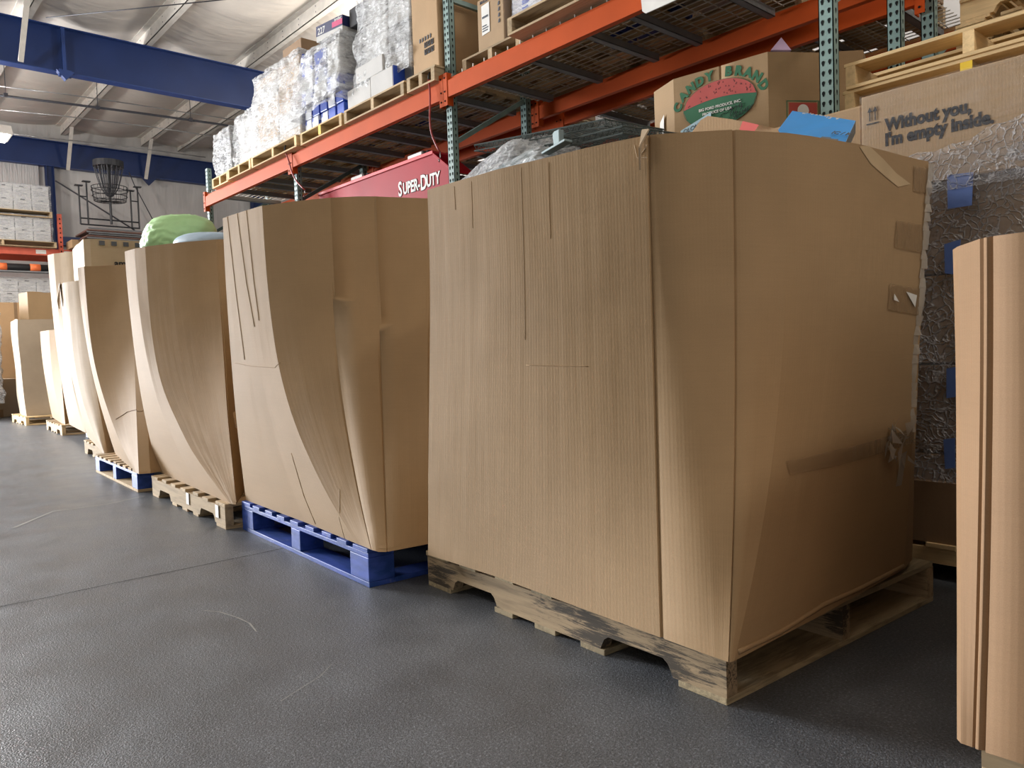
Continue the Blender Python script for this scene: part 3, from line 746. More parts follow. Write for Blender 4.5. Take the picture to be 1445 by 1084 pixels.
# 10 brown boxes further behind
def carton(name, label, x0, y0, z0, dx, dy, dz, mat='kraft_box', rz=0, group=None, cat='box', parent=None, flap=True, tapem='tape_brown'):
    r = empty(name, (x0+dx/2, y0+dy/2, z0), rz, label, cat, group)
    mb = MB(); mb.box(-dx/2, -dy/2, 0, dx/2, dy/2, dz); mb.build('body', mat, r, bevel=min(.008, dz*.1))
    if flap:
        mb = MB(); mb.box(-dx/2-.0012, -.025, dz*.75, dx/2+.0012, .025, dz+.0012); mb.box(-dx/2-.0012, -.025, 0.001, dx/2+.0012, .025, dz*.2); mb.build('tape_strip', tapem, r)
    return r
B10 = bulk('brown open bulk box with a raised pale corner standing behind the grey dented box',
  [(-14.9, 2.35), (-14.3, 2.25), (-13.95, 2.3), (-13.9, 2.9), (-13.9, 3.6), (-14.2, 3.7), (-14.9, 3.6), (-15.0, 3.0)],
  [(-15.0, 2.35), (-14.3, 2.3), (-13.92, 2.3), (-13.9, 2.9), (-13.9, 3.6), (-14.2, 3.6), (-14.9, 3.6), (-15.0, 3.0)], 0, 1.97, mat='kraft', seed=10, rim=.05, amp=.01)
carton('cardboard_box', 'orange tan box at the far left edge beyond the brown open box', -16.9, 2.0, 0, .9, .9, 1.95, 'kraft_tan')
carton('cardboard_box', 'small greyish box low behind the grey dented box at far left', -15.6, 1.75, 0, .7, .5, .62, 'kraft_grey')
# 11 foreground right
B11 = bulk('brown bulk box cut off by the right edge of the picture, nearest the viewer',
  [(-0.524,1.543),(-0.503,1.504),(-0.444,1.435),(-0.431,1.428),(-0.381,1.426)] + [(.40, 1.50), (.66, 1.70), (.66, 2.40), (.50, 2.52), (-.30, 2.52), (-.54, 2.35), (-.555, 1.9)],
  [(-0.455,1.337),(-0.446,1.327),(-0.428,1.326),(-0.416,1.323),(-0.358,1.325)] + [(.60, 1.50), (.68, 1.55), (.70, 2.50), (.60, 2.52), (-.40, 2.52), (-.47, 2.45), (-.475, 1.8)],
  .137, .95, grooves=(2, 3), mat='kraft_warm', seed=11, rim=.008, amp=.003, rows=20, ptmax=1.4)
# bin lining up to the "am" letters
text('lettering', 'am', .075, (-6.905, 1.765, 1.600), (0, 1, 0), (0, 0, 1), B7, 'ink_black', .002, lift=.006)
mb = MB()
for k in range(7): mb.box(-6.898, 1.66+k*.09, 1.765, -6.892, 1.70+k*.09, 1.80)
adopt(mb.build('printed_edge', 'ink_grey'), B7)

# crease folds, tape and tears on the near boxes
def follow(bx, pts_plane, name, mat, parent, th=.0015, label=None):
    mb = MB(); mb.quad(pts_plane); o = mb.build(name, mat, None, recalc=False)
    sm = o.modifiers.new('sol', 'SOLIDIFY'); sm.thickness = th; adopt(o, parent)
    if label: o['label'] = label
    return o
def surf(obj):
    from mathutils.bvhtree import BVHTree
    bv = BVH.get(obj.name)
    if not bv:
        me = obj.data; bv = BVHTree.FromPolygons([v.co+obj.location for v in me.vertices], [tuple(p.vertices) for p in me.polygons][:(len(me.polygons)-2)*10//21 if False else (len(me.polygons)-2)//2-(len(me.polygons)-2)//(2*(2*obj['rows']+1))]); BVH[obj.name] = bv
    return bv
def on_surface(obj, quads, name, mat, parent, off=.003, nu=8, nv=8, label=None):
    """a sheet laid on the surface of obj: quads = four points near the surface, projected along the face normals"""
    bv = surf(obj)
    a, b_, c_, d = [Vector(q) for q in quads]; mb = MB(); cen = Vector((obj.location.x, obj.location.y, 0))
    for i in range(nv+1):
        for j in range(nu+1):
            p = a.lerp(b_, j/nu).lerp(d.lerp(c_, j/nu), i/nv)
            co, nn, ix, dist = bv.find_nearest(p)
            out = Vector((co.x-cen.x, co.y-cen.y, 0)).normalized()
            if nn.dot(out) < 0: nn = -nn
            mb.v.append(tuple(co+nn*off))
    for i in range(nv):
        for j in range(nu):
            q = i*(nu+1)+j; mb.f.append((q, q+1, q+nu+2, q+nu+1)); mb.m.append(0)
    o = mb.build(name, mat, None, smooth=True, recalc=False); adopt(o, parent)
    if label: o['label'] = label
    return o
BVH = {}
def sheetX(px, X, **k): return [cx for cx in px]
# right side of the large box (plane near X=-.9) : tape strips
S = [
 (((-0.914,2.250,1.121)), ((-0.900,2.420,1.121)), ((-0.900,2.410,1.038)), ((-0.916,2.233,1.045))),
 (((-0.905,2.357,1.286)), ((-0.897,2.445,1.288)), ((-0.899,2.431,1.213)), ((-0.906,2.352,1.213))),
 (((-0.919,2.199,0.943)), ((-0.903,2.383,0.933)), ((-0.904,2.364,0.857)), ((-0.920,2.183,0.871))),
 (((-0.963,1.689,0.504)), ((-0.908,2.328,0.533)), ((-0.908,2.319,0.489)), ((-0.963,1.694,0.469))),
 (((-0.916,2.234,0.467)), ((-0.912,2.274,0.471)), ((-0.916,2.232,0.379)), ((-0.919,2.193,0.380))),
]
for q, (mt, lb) in zip(S, (('clear_tape', None), ('clear_tape', None), ('clear_tape', None), ('clear_tape', 'long crumpled strip of packing tape'), ('tape_glossy', 'loose end of clear tape'))):
    on_surface(B1, q, 'packing_tape', mt, B1, .004, 10, 3, lb)
# torn paper patches on the top right corner
for qa in (((-0.930,2.070,1.304),(-0.926,2.120,1.312),(-0.919,2.193,1.285),(-0.925,2.126,1.265)),((-0.925,2.126,1.265),(-0.919,2.193,1.285),(-0.913,2.261,1.254),(-0.918,2.210,1.235)),((-0.918,2.210,1.235),(-0.913,2.261,1.254),(-0.907,2.340,1.232),(-0.913,2.268,1.217))):
    on_surface(B1, qa, 'torn_paper', 'kraft_edge', B1, .0015, 6, 6, 'curved scar where the paper was torn off')
for a, b_, c_ in ((((-0.917,2.218,0.916)), ((-0.915,2.244,0.893)), ((-0.918,2.214,0.898))), (((-0.911,2.288,0.923)), ((-0.905,2.353,0.914)), ((-0.907,2.340,0.879)))):
    on_surface(B1, (a, b_, c_, c_), 'paper_scrap', 'label_white', B1, .006, 3, 3)
# glossy stretch film edge running down the right corner
mb = MB(); pts = [(-0.897,2.450,1.301), (-0.900,2.421,1.158), (-0.902,2.396,0.992), (-0.905,2.359,0.826), (-0.908,2.327,0.663), (-0.909,2.311,0.521)]
rv = random.Random(3)
for k in range(len(pts)-1):
    a, b_ = Vector(pts[k]), Vector(pts[k+1])
    for t in range(6):
        p = a.lerp(b_, t/6); q = a.lerp(b_, (t+1)/6); j = rv.uniform(-.006, .006); j2 = rv.uniform(-.006, .006)
        mb.quad([(p.x+.006, p.y-.012+j, p.z), (q.x+.006, q.y-.012+j2, q.z), (q.x+.012+j, q.y+.012, q.z), (p.x+.012+j2, p.y+.012, p.z)])
adopt(mb.build('stretch_film_edge', 'tape_glossy', recalc=False), B1)
mb = MB()
for k in range(26):
    c0 = Vector((-0.900,2.225,0.513)); a = c0+Vector((rv.uniform(-.004, .02), rv.uniform(-.11, .05), rv.uniform(-.05, .05))); b_ = a+Vector((rv.uniform(0, .02), rv.uniform(-.05, .05), rv.uniform(-.04, .04))); c_ = a+Vector((rv.uniform(0, .02), rv.uniform(-.03, .03), rv.uniform(-.05, .02)))
    mb.quad([a, b_, c_])
adopt(mb.build('crumpled_film', 'tape_glossy', recalc=False), B1)
# torn flap on the top edge
mb = MB(); a = Vector((-1.210,1.528,1.310)); b_ = Vector((-1.188,1.528,1.310))
p0 = a+Vector((0, -.010, .012)); p1 = b_+Vector((0, -.012, .008)); p2 = a+Vector((.010, -.035, -.035)); p3 = a+Vector((-.002, -.02, -.085))
mb.quad([p0, p1, p2]); mb.quad([p0, p2, p3])
q = mb.build('torn_flap', 'kraft_pale', recalc=False); sm = q.modifiers.new('s', 'SOLIDIFY'); sm.thickness = .004; adopt(q, B1)
# wavering crush lines and scuffed folds (raised paper ridges)
def ridge(obj, pts, r, mat, name='crease'):
    mb = MB(); P = [Vector(p) for p in pts]
    bv = surf(obj)
    out = []
    for k in range(len(P)-1):
        for t in range(8):
            p = P[k].lerp(P[k+1], t/8); co, nn, ix, d = bv.find_nearest(p); out.append(co)
    mb.tube(out, r, 5); return adopt(mb.build(name, mat, smooth=True), obj)
ridge(B1, [(-1.584,1.440,0.752), (-1.458,1.440,0.749), (-1.357,1.460,0.746)], .0011, 'kraft')
for px, y1 in ((722,500), (756,330), (694,420)):
    pass
ridge(B1, [(-1.588,1.420,1.299), (-1.588,1.420,1.114), (-1.587,1.420,0.783)], .0009, 'kraft_pale')
ridge(B1, [(-1.489,1.420,1.296), (-1.491,1.420,1.175), (-1.490,1.420,1.082)], .0011, 'kraft')
ridge(B1, [(-1.873,1.420,1.297), (-1.871,1.420,1.216)], .0009, 'kraft')
ridge(B1, [(-1.793,1.420,1.297), (-1.795,1.420,1.142)], .0009, 'kraft')
ridge(B1, [(-1.227,1.470,1.291), (-1.220,1.470,1.259), (-1.171,1.480,1.253)], .001, 'kraft_pale')
ridge(B1, [(-1.215,1.470,1.261), (-1.185,1.480,1.290)], .0014, 'kraft_pale')
ridge(B1, [(-.885, 1.38, .150), (-.893, 1.55, .146), (-.90, 1.75, .158), (-.905, 1.95, .150), (-.91, 2.28, .147)], .0065, 'kraft', 'bottom_fold')
# box 2: folds near its left edge
on_surface(B2, ((-3.409,1.380,0.771), (-3.393,1.380,0.771), (-3.402,1.380,0.765), (-3.410,1.380,0.765)), 'crease', 'kraft', B2, .001, 1, 1)
for pp in (([(-3.507,1.400,1.454), (-3.454,1.400,1.078), (-3.396,1.400,0.754)]), ([(-3.409,1.400,1.452), (-3.351,1.400,1.133), (-3.285,1.400,0.910)]), ([(-3.322,1.410,1.452), (-3.284,1.410,1.127), (-3.245,1.410,0.939)])):
    ridge(B2, pp, .0022, 'kraft_pale')
ridge(B2, [(-3.532,1.400,0.782), (-3.317,1.400,0.763), (-3.112,1.400,0.756), (-3.071,1.420,0.776)], .0012, 'kraft')
ridge(B2, [(-2.957,1.380,0.405), (-2.846,1.380,0.243), (-2.731,1.380,0.132)], .0018, 'kraft')
ridge(B2, [(-2.565,1.380,0.303), (-2.520,1.380,0.203), (-2.471,1.380,0.122)], .0012, 'kraft_pale')
# clear tape on box 4 and its torn corner
ridge(B4, [(-5.253,1.420,0.584), (-5.279,1.420,0.529), (-5.479,1.420,0.485), (-5.613,1.420,0.399)], .003, 'kraft_dark', 'tear')
mb = MB()
for (x, y) in ((328,500), (331,575), (338,600), (341,622)):
    pass
# loose tape ends sticking out of box 3's right side
for k, pp in enumerate((((-4.000,1.582,0.870), (-4.000,1.564,0.878), (-4.000,1.564,0.807), (-4.000,1.579,0.796)), ((-3.750,1.478,0.543), (-3.750,1.460,0.537), (-3.750,1.471,0.459), (-3.750,1.496,0.471)), ((-3.700,1.481,0.433), (-3.700,1.464,0.435), (-3.700,1.471,0.364), (-3.700,1.488,0.345)))):
    mb = MB(); mb.quad(pp); o = mb.build('tape_end', 'clear_tape', recalc=False); sm = o.modifiers.new('s', 'SOLIDIFY'); sm.thickness = .001; adopt(o, B3)
# box 5 torn corner
mb = MB(); a = Vector((-7.278,1.456,1.470)); mb.quad([a+Vector((0, -.02, .0)), a+Vector((.09, -.03, .01)), a+Vector((.05, -.05, -.14)), a+Vector((.0, -.03, -.2))])
o = mb.build('torn_flap', 'kraft_pale', recalc=False); sm = o.modifiers.new('s', 'SOLIDIFY'); sm.thickness = .006; adopt(o, B5)
# stamped marks on 9 and scrawl on 8
text('stamp', 'LPN\nGRADE', .10, (-10.62, 2.02, .86), (1, -.02, 0), (0, 0, 1), B9, 'ink_grey') if False else None

# ---------------------------------------------------------------- things on top of / inside the boxes
def crinkle(p, seed): return .05*abs(noise.noise(p*9+Vector((seed, 0, 0))))+.035*abs(noise.noise(p*19+Vector((0, seed, 0))))
def blob(name, label, cat, center, radii, rz, mat, amp=.1, fr=2.2, seed=0, tilt=0, sub=5, taper=0, folds=.02):
    import bmesh
    bm = bmesh.new(); bmesh.ops.create_icosphere(bm, subdivisions=sub, radius=1)
    for v in bm.verts:
        p = v.co.copy(); n1 = noise.noise(p*fr*.6+Vector((seed, 0, 0)))*amp
        fo = abs(noise.noise(Vector((p.x*2.2+seed, p.y*9, p.z*9))))*folds+abs(noise.noise(p*7+Vector((seed, 3, 1))))*folds
        q = p*(1+n1-fo-(crinkle(p, seed) if 'film' in mat else 0));         k = 1+taper*q.x
        v.co = Vector((q.x*radii[0], q.y*radii[1]*k, q.z*radii[2]*k))
    me = bpy.data.meshes.new(name); bm.to_mesh(me); bm.free()
    me.polygons.foreach_set('use_smooth', [True]*len(me.polygons)); me.materials.append(MT[mat])
    o = bpy.data.objects.new(name, me); C.objects.link(o); o.location = center; o.rotation_euler = (0, tilt, rz)
    return tag(o, label, cat)
gc = (-6.016,1.980,1.675)
blob('plastic_bag', 'pale green stuffed plastic bag bulging out of the third bulk box', 'bag', gc, (.335, .26, .135), math.radians(-5), 'green_bag', .16, 1.7, 4, math.radians(-24), 5, .35, .05)
gc2 = (-5.333,2.050,1.608)
blob('plastic_bag', 'light blue plastic bag beside the green bag, partly hidden by the folded box edge', 'bag', gc2, (.2, .3, .07), 0, 'blue_bag', .2, 2, 9, 0, 4)

# blue shoebox-like carton lying tilted inside the large box
def slab(name, label, cat, corners, th, mats, sidemat=None):
    """a thin box whose big face passes through four points (a,b,c,d), thickness away from the viewer"""
    a, b_, c_, d = [Vector(q) for q in corners]; n = (b_-a).cross(d-a).normalized(); 
    if n.dot(Vector((0, 0, H))-a) < 0: n = -n
    mb = MB(); f = [a, b_, c_, d]; k = [p-n*th for p in f]
    mb.v = [tuple(p) for p in f+k]; mb.f = [(0, 1, 2, 3), (7, 6, 5, 4), (0, 4, 5, 1), (1, 5, 6, 2), (2, 6, 7, 3), (3, 7, 4, 0)]; mb.m = [0, 0, 1, 1, 1, 1]
    o = mb.build(name, mats, None, bevel=.002); tag(o, label, cat); return o, n
o, n1 = slab('product_box', 'bright blue printed carton tilted inside the top of the largest bulk box', 'box', ((-1.235,2.160,1.407), (-1.014,2.160,1.333), (-1.059,2.340,1.450), (-1.262,2.340,1.531)), .04, ['box_blue', 'box_blue_side'])
a, b_, c_, d = (Vector((-1.235,2.160,1.407)), Vector((-1.014,2.160,1.333)), Vector((-1.059,2.340,1.450)), Vector((-1.262,2.340,1.531)))
uu = (b_-a).normalized(); vv = n1.cross(uu).normalized()
if vv.z < 0: vv = -vv
nrm = uu.cross(vv)
if nrm.dot(n1) > 0:
    patch('grey_print', a+uu*.14+vv*.01, uu, vv, [(0, 0), (.055, 0), (.055, .03), (.03, .03), (.028, .036), (.0, .036)], 'deck_grey', o)
    text('lettering', 'IC / K', .024, a+uu*.15+vv*.075, uu, vv, o, 'ink_grey', .0004)
    text('lettering', '2S SMART', .012, a+uu*.05+vv*.03, uu, vv, o, 'ink_grey', .0001)
rs = random.Random(5)
mb = MB()
for k in range(26):
    p = c_.lerp(d, rs.uniform(.25, .8))-vv*abs(rs.gauss(.006, .006))+n1*.001; s_ = rs.uniform(.001, .004)
    mb.quad([p-uu*s_, p-vv*s_, p+uu*s_*1.6, p+vv*s_])
adopt(mb.build('scuff', 'label_white', recalc=False), o)
# big loose cardboard flap with a red sticker
mb = MB()
P = [(-1.357,1.900,1.386), (-1.320,1.900,1.418), (-1.302,1.900,1.434), (-1.278,1.900,1.440), (-1.199,1.900,1.411), (-1.066,1.900,1.354), (-1.052,1.900,1.318)]
mb.quad(P); o = mb.build('carton_flap', 'kraft_tan', recalc=False); s_ = o.modifiers.new('s', 'SOLIDIFY'); s_.thickness = .005; tag(o, 'loose cardboard flap with a red sticker poking out of the largest bulk box', 'cardboard flap')
def toward(pts, k=.006):
    out = []
    for p in pts:
        v_ = Vector(p); out.append(v_+(Vector((0, 0, H))-v_).normalized()*k)
    return out
mb = MB(); mb.quad(toward([(-1.175,1.890,1.376), (-1.130,1.890,1.360), (-1.115,1.890,1.375), (-1.164,1.890,1.397)], .012)); q = mb.build('red_sticker', 'label_red', recalc=False); adopt(q, o)
# folded paper in the corner behind
# ---------------------------------------------------------------- candy bin
cb_top = [(-2.539,3.285),(-2.361,3.211),(-2.113,3.244),(-1.879,3.270),(-1.810,3.365),(-1.746,3.465)] + [(-1.60, 3.62)]
cA, cB, cC, cD = Vector(cb_top[0]), Vector(cb_top[1]), Vector(cb_top[3]), Vector(cb_top[5])
back = [(-1.72, 3.98), (-2.0, 4.08), (-2.55, 4.05), (-2.78, 3.75)]
ring = cb_top+back
bin1 = bulk('brown produce bin printed CANDY BRAND with a watermelon slice, under the orange beam', ring, ring, 1.10, 2.12, mat='kraft', seed=12, rim=.003, amp=.002, rows=10, name='produce_bin', grooves=(2,))
f_o = Vector((cB.x, cB.y, 0)); f_u = Vector((cC.x-cB.x, cC.y-cB.y, 0)); fw_ = f_u.length; f_u.normalize()
def FP(a, z): return Vector((f_o.x+f_u.x*a, f_o.y+f_u.y*a, z))
# ellipse on the front panel
cx_, cz_, ea, eb = fw_*.50, 1.945, fw_*.385, .108
nE = 48
def ell(t, k=1): return (cx_+ea*k*math.cos(t), cz_+eb*k*math.sin(t))
bnd = lambda x: cz_+.004+.022*math.cos((x-cx_)/ea*PI/2)
top_poly = [ell(PI*k/24) for k in range(25)]; 
xs_ = [cx_-ea*.999+2*ea*.999*k/24 for k in range(25)]
def clip(poly_top):
    up_ = []; 
    for x in xs_:
        dx = (x-cx_)/ea; hgt = eb*math.sqrt(max(0, 1-dx*dx)); up_.append((x, cz_+hgt, cz_-hgt, min(max(bnd(x), cz_-hgt), cz_+hgt)))
    return up_
U_ = clip(None)
def facepatch(name, quads, mat, lift=.003):
    mb = MB(); nn = Vector((f_u.y, -f_u.x, 0))
    for q in quads: mb.quad([FP(a, z)+nn*lift for a, z in q])
    return adopt(mb.build(name, mat, recalc=False), bin1)
facepatch('green_rind', [[(U_[k][0], U_[k][2]), (U_[k+1][0], U_[k+1][2]), (U_[k+1][0], U_[k+1][3]), (U_[k][0], U_[k][3])] for k in range(24)], 'ink_green')
facepatch('red_flesh', [[(U_[k][0], U_[k][3]), (U_[k+1][0], U_[k+1][3]), (U_[k+1][0], U_[k+1][1]), (U_[k][0], U_[k][1])] for k in range(24)], 'ink_red')
facepatch('dark_outline', [[(U_[k][0], U_[k][3]-.0015), (U_[k+1][0], U_[k+1][3]-.0015), (U_[k+1][0], U_[k+1][3]+.0015), (U_[k][0], U_[k][3]+.0015)] for k in range(24)]+
  [[ell(2*PI*k/48), ell(2*PI*(k+1)/48), ell(2*PI*(k+1)/48, 1.012), ell(2*PI*k/48, 1.012)] for k in range(48)], 'ink_green_dark', .0034)
rs = random.Random(2); sd = []
while len(sd) < 46:
    x = rs.uniform(cx_-ea*.93, cx_+ea*.93); dx = (x-cx_)/ea; z = rs.uniform(bnd(x)+.008, cz_+eb*math.sqrt(1-dx*dx)-.008)
    if z > bnd(x)+.008: sd.append([(x-.0016, z-.0035), (x+.0016, z-.0035), (x+.001, z+.0035), (x-.001, z+.0035)])
facepatch('seeds', sd, 'ink_black', .0038)
# curved words, one glyph at a time
word = 'CANDY BRAND'
def arc_t(f):
    ts = [math.radians(170-160*i/200) for i in range(201)]; L = [0]
    for i in range(200): L.append(L[-1]+math.hypot((ea+.02)*(math.cos(ts[i+1])-math.cos(ts[i])), (eb+.014)*(math.sin(ts[i+1])-math.sin(ts[i]))))
    for i in range(201):
        if L[i] >= f*L[-1]-1e-9: return ts[i]
    return ts[-1]
mbs = []
for k, ch in enumerate(word):
    if ch == ' ': continue
    t = arc_t((k+.0)/(len(word)-1))
    px, pz = cx_+(ea+.020)*math.cos(t), cz_+(eb+.014)*math.sin(t)
    tx, tz = -(-ea*math.sin(t)), -(eb*math.cos(t)); tl = math.hypot(tx, tz); tx, tz = tx/tl, tz/tl
    tx, tz = tx*.82+.18, tz*.82; tl = math.hypot(tx, tz); tx, tz = tx/tl, tz/tl
    u_ = Vector((f_u.x*tx, f_u.y*tx, tz)); v_ = Vector((-f_u.x*tz, -f_u.y*tz, tx))
    g = text('letter', ch, .058, FP(px, pz), u_, v_, bin1, 'ink_green', .0038, 'CENTER', .0015)
text('small_print', 'BIG FORD PRODUCE, INC.', .0185, FP(cx_-ea*.56, cz_-.020), f_u, (0, 0, 1), bin1, 'label_white', .0004, lift=.006)
text('small_print', 'PRODUCE OF USA', .0185, FP(cx_-ea*.46, cz_-.043), f_u, (0, 0, 1), bin1, 'label_white', .0004, lift=.006)
def scribble(name, pts, r, parent, mat='ink_black'):
    mb = MB(); nn = Vector((f_u.y, -f_u.x, 0)); mb.tube([FP(a, z)+nn*.006 for a, z in pts], r, 5); return adopt(mb.build(name, mat), parent)
k0 = cx_+.02
scribble('marker_scrawl', [(k0-.03, cz_-.085), (k0-.01, cz_-.06), (k0+.005, cz_-.053), (k0+.02, cz_-.057), (k0+.045, cz_-.04), (k0+.055, cz_-.06), (k0+.03, cz_-.085)], .0012, bin1)
text('marker_scrawl', '729', .05, FP(k0+.03, cz_-.075), Vector((f_u.x, f_u.y, .25)), Vector((0, 0, 1)), bin1, 'ink_black', -.0008, lift=.007)
text('marker_scrawl', 'SEAMEY', .03, FP(k0+.05, cz_-.095), Vector((f_u.x, f_u.y, .32)), Vector((0, 0, 1)), bin1, 'ink_black', -.0003, lift=.007)
# framed stamp on the next panel
g_o = Vector((cC.x, cC.y, 0)); g_u = Vector((cD.x-cC.x, cD.y-cC.y, 0)).normalized(); g_n = Vector((g_u.y, -g_u.x, 0))
def GP(a, z): return Vector((g_o.x+g_u.x*a, g_o.y+g_u.y*a, z))+g_n*.004
mb = MB(); 
g0 = .085; gz = 1.80
for (a0, z0_, a1, z1_) in ((g0, gz, g0+.16, gz+.004), (g0, gz+.096, g0+.16, gz+.10), (g0, gz, g0+.004, gz+.10), (g0+.156, gz, g0+.16, gz+.10)): mb.quad([GP(a0, z0_), GP(a1, z0_), GP(a1, z1_), GP(a0, z1_)])
adopt(mb.build('stamp_frame', 'ink_green', recalc=False), bin1)
mb = MB(); mb.quad([GP(g0+.012, gz+.01), GP(g0+.148, gz+.01), GP(g0+.148, gz+.09), GP(g0+.012, gz+.09)]); adopt(mb.build('red_stamp', 'ink_red2', recalc=False), bin1)
mb = MB(); mb.quad([GP(g0+.08+.028*math.cos(t*PI/8), gz+.055+.028*math.sin(t*PI/8))+g_n*.001 for t in range(16)]); adopt(mb.build('stamp_disc', 'label_white', recalc=False), bin1)
# papers on the bin
o = patch('paper_note', Vector((cA.x, cA.y, 1.80))+0*f_u, Vector((cB.x-cA.x, cB.y-cA.y, 0)), (0, 0, 1), [(.03, -.03), (.10, -.02), (.11, .17), (.07, .14), (.06, .06), (.035, .04)], 'label_white', bin1, .008, label='white paper slip')
o = patch('paper_note', FP(.04, 1.765), Vector((f_u.x, f_u.y, .12)), (0, 0, 1), [(.0, .0), (.17, .0), (.165, .125), (.0, .09)], 'paper_blue', bin1, .010, label='light blue handwritten paper')
text('handwriting', 'OLOMITEP', .030, FP(.055, 1.835), Vector((f_u.x, f_u.y, .2)), (0, 0, 1), bin1, 'ink_grey', -.0002, lift=.013)
text('handwriting', 'PORTS', .030, FP(.06, 1.79), Vector((f_u.x, f_u.y, .2)), (0, 0, 1), bin1, 'ink_grey', -.0002, lift=.013)
# lilac corner of a carton poking over the bin
mb = MB(); a, b_, c_ = Vector((-1.888,3.285,2.110)), Vector((-1.830,3.363,2.110)), Vector((-1.888,3.380,2.190))
a, b_, c_ = [p+Vector((-.03, .05, .0)) for p in (a, b_, c_)]
n_v = (b_-a).cross(c_-a).normalized()*.05
mb.v = [tuple(p) for p in (a, b_, c_, a+n_v, b_+n_v, c_+n_v)]; mb.f = [(0, 1, 2), (5, 4, 3), (0, 3, 4, 1), (1, 4, 5, 2), (2, 5, 3, 0)]; mb.m = [0]*5
tag(mb.build('gift_box', 'lilac', None), 'lilac corner of a box peeking over the watermelon produce bin', 'box')
# what carries the bin: a plain bin under it
under = [(x*1.0, y) for x, y in ring]
bin0 = bulk('plain brown bin carrying the watermelon produce bin behind the largest bulk box', under, under, 0, 1.10, mat='kraft', seed=13, rows=4, name='produce_bin', amp=.0)
# second printed bin behind the upright
r2_ = [(-2.25, 4.95), (-2.35, 4.90), (-2.35, 4.60), (-2.25, 4.55), (-1.75, 4.30), (-1.60, 4.32)] if False else [(-2.28, 5.05), (-2.38, 5.0), (-2.36, 5.3), (-2.2, 5.7), (-1.6, 5.7), (-1.4, 5.3), (-1.4, 5.05)]
bin2 = bulk('produce bin with a red printed circle behind the front green upright at right', r2_, r2_, 0, 2.62, mat='kraft', seed=14, rows=6, name='produce_bin', amp=.001)
mb = MB(); mb.quad([(-1.95+.16*math.cos(t*PI/12), 5.04, 2.30+.16*math.sin(t*PI/12)) for t in range(24)]); adopt(mb.build('red_circle', 'ink_red2', recalc=False), bin2)

# ---------------------------------------------------------------- box printed "Without you, I'm empty inside."
wz0, wz1 = 1.285, 1.612
WO = empty('printed_box', (-.44, 3.06, wz0), 0, 'long brown box printed with a slogan, on top of the bubble wrapped load', 'box')
mb = MB(); mb.box(-.745, -.40, 0, .745, .40, wz1-wz0); mb.build('body', 'kraft_box', WO, bevel=.004)
WX = -1.185
text('lettering', "Without you,", .056, (-1.106, 2.66, 1.481), (1, 0, 0), (0, 0, 1), WO, 'ink_black', .0024, lift=.001, sx=.84)
text('lettering', "I'm empty inside.", .056, (-1.108, 2.66, 1.433), (1, 0, 0), (0, 0, 1), WO, 'ink_black', .0024, lift=.001, sx=.84)
for k in (0, 1):
    x0 = WX+.022+k*.018
    patch('arrow_mark', (x0, 2.66, 1.525), (1, 0, 0), (0, 0, 1), [(.0055, 0), (.0085, 0), (.0085, .03), (.014, .03), (.007, .046), (0, .03), (.0055, .03)], 'ink_black', WO)
patch('arrow_mark', (WX+.018, 2.66, 1.514), (1, 0, 0), (0, 0, 1), [(0, 0), (.04, 0), (.04, .004), (0, .004)], 'ink_black', WO)
def film_box(name, mat, x0, y0, z0, x1, y1, z1, parent=None, amp=.012, n=28, label=None, cat=None, taper=0, lean=0, fr=9):
    """a wrapped skin of stretch film over a load"""
    mb = MB(); cx, cy = (x0+x1)/2, (y0+y1)/2; per = []
    for (a, b_) in (((x0, y0), (x1, y0)), ((x1, y0), (x1, y1)), ((x1, y1), (x0, y1)), ((x0, y1), (x0, y0))):
        for k in range(n): t = k/n; per.append((a[0]+(b_[0]-a[0])*t, a[1]+(b_[1]-a[1])*t))
    R = n
    for r in range(R+1):
        s = r/R; z = z0+(z1-z0)*s; tp = 1-taper*s
        for (x, y) in per:
            nz = noise.noise(Vector((x*fr, y*fr, z*fr)))*amp+abs(noise.noise(Vector((x*fr*2.3, y*fr*2.3, z*fr*3))))*amp*.7
            d = Vector((x-cx, y-cy, 0)); l = d.length; k = (1+nz/l)*tp
            mb.v.append((cx+d.x*k+lean*s, cy+d.y*k, z))
    m = len(per)
    for r in range(R):
        for k in range(m): mb.f.append((r*m+k, r*m+(k+1) % m, (r+1)*m+(k+1) % m, (r+1)*m+k)); mb.m.append(0)
    mb.f.append(tuple(R*m+k for k in range(m))); mb.m.append(0)
    o = mb.build(name, mat, None, smooth=True, recalc=False)
    if parent: adopt(o, parent)
    return tag(o, label, cat)
film_box('stretch_film', 'film_lines', WX-.004, 2.655, wz0+.02, .31, 3.465, wz1+.003, WO, .0015, 24, fr=5)
# bubble wrapped load under it
BW = empty('wrapped_load', (-.53, 3.17, PH), 0, 'bubble wrapped pallet load with blue tape squares under the long printed box', 'wrapped pallet')
for k in range(4):
    for i in range(2):
        mb = MB(); h_ = (wz0-PH)/4; mb.box(-.62+i*.62, -.47, h_*k+.004, -.01+i*.62, .44, h_*(k+1)-.002); mb.build('carton', 'kraft_dark' if k < 2 else 'kraft_box', BW, bevel=.006)
film_box('bubble_wrap', 'film_bubble', WX+.01, 2.672, PH+.2, .12, 3.63, 1.36, BW, .022, 44, fr=10)
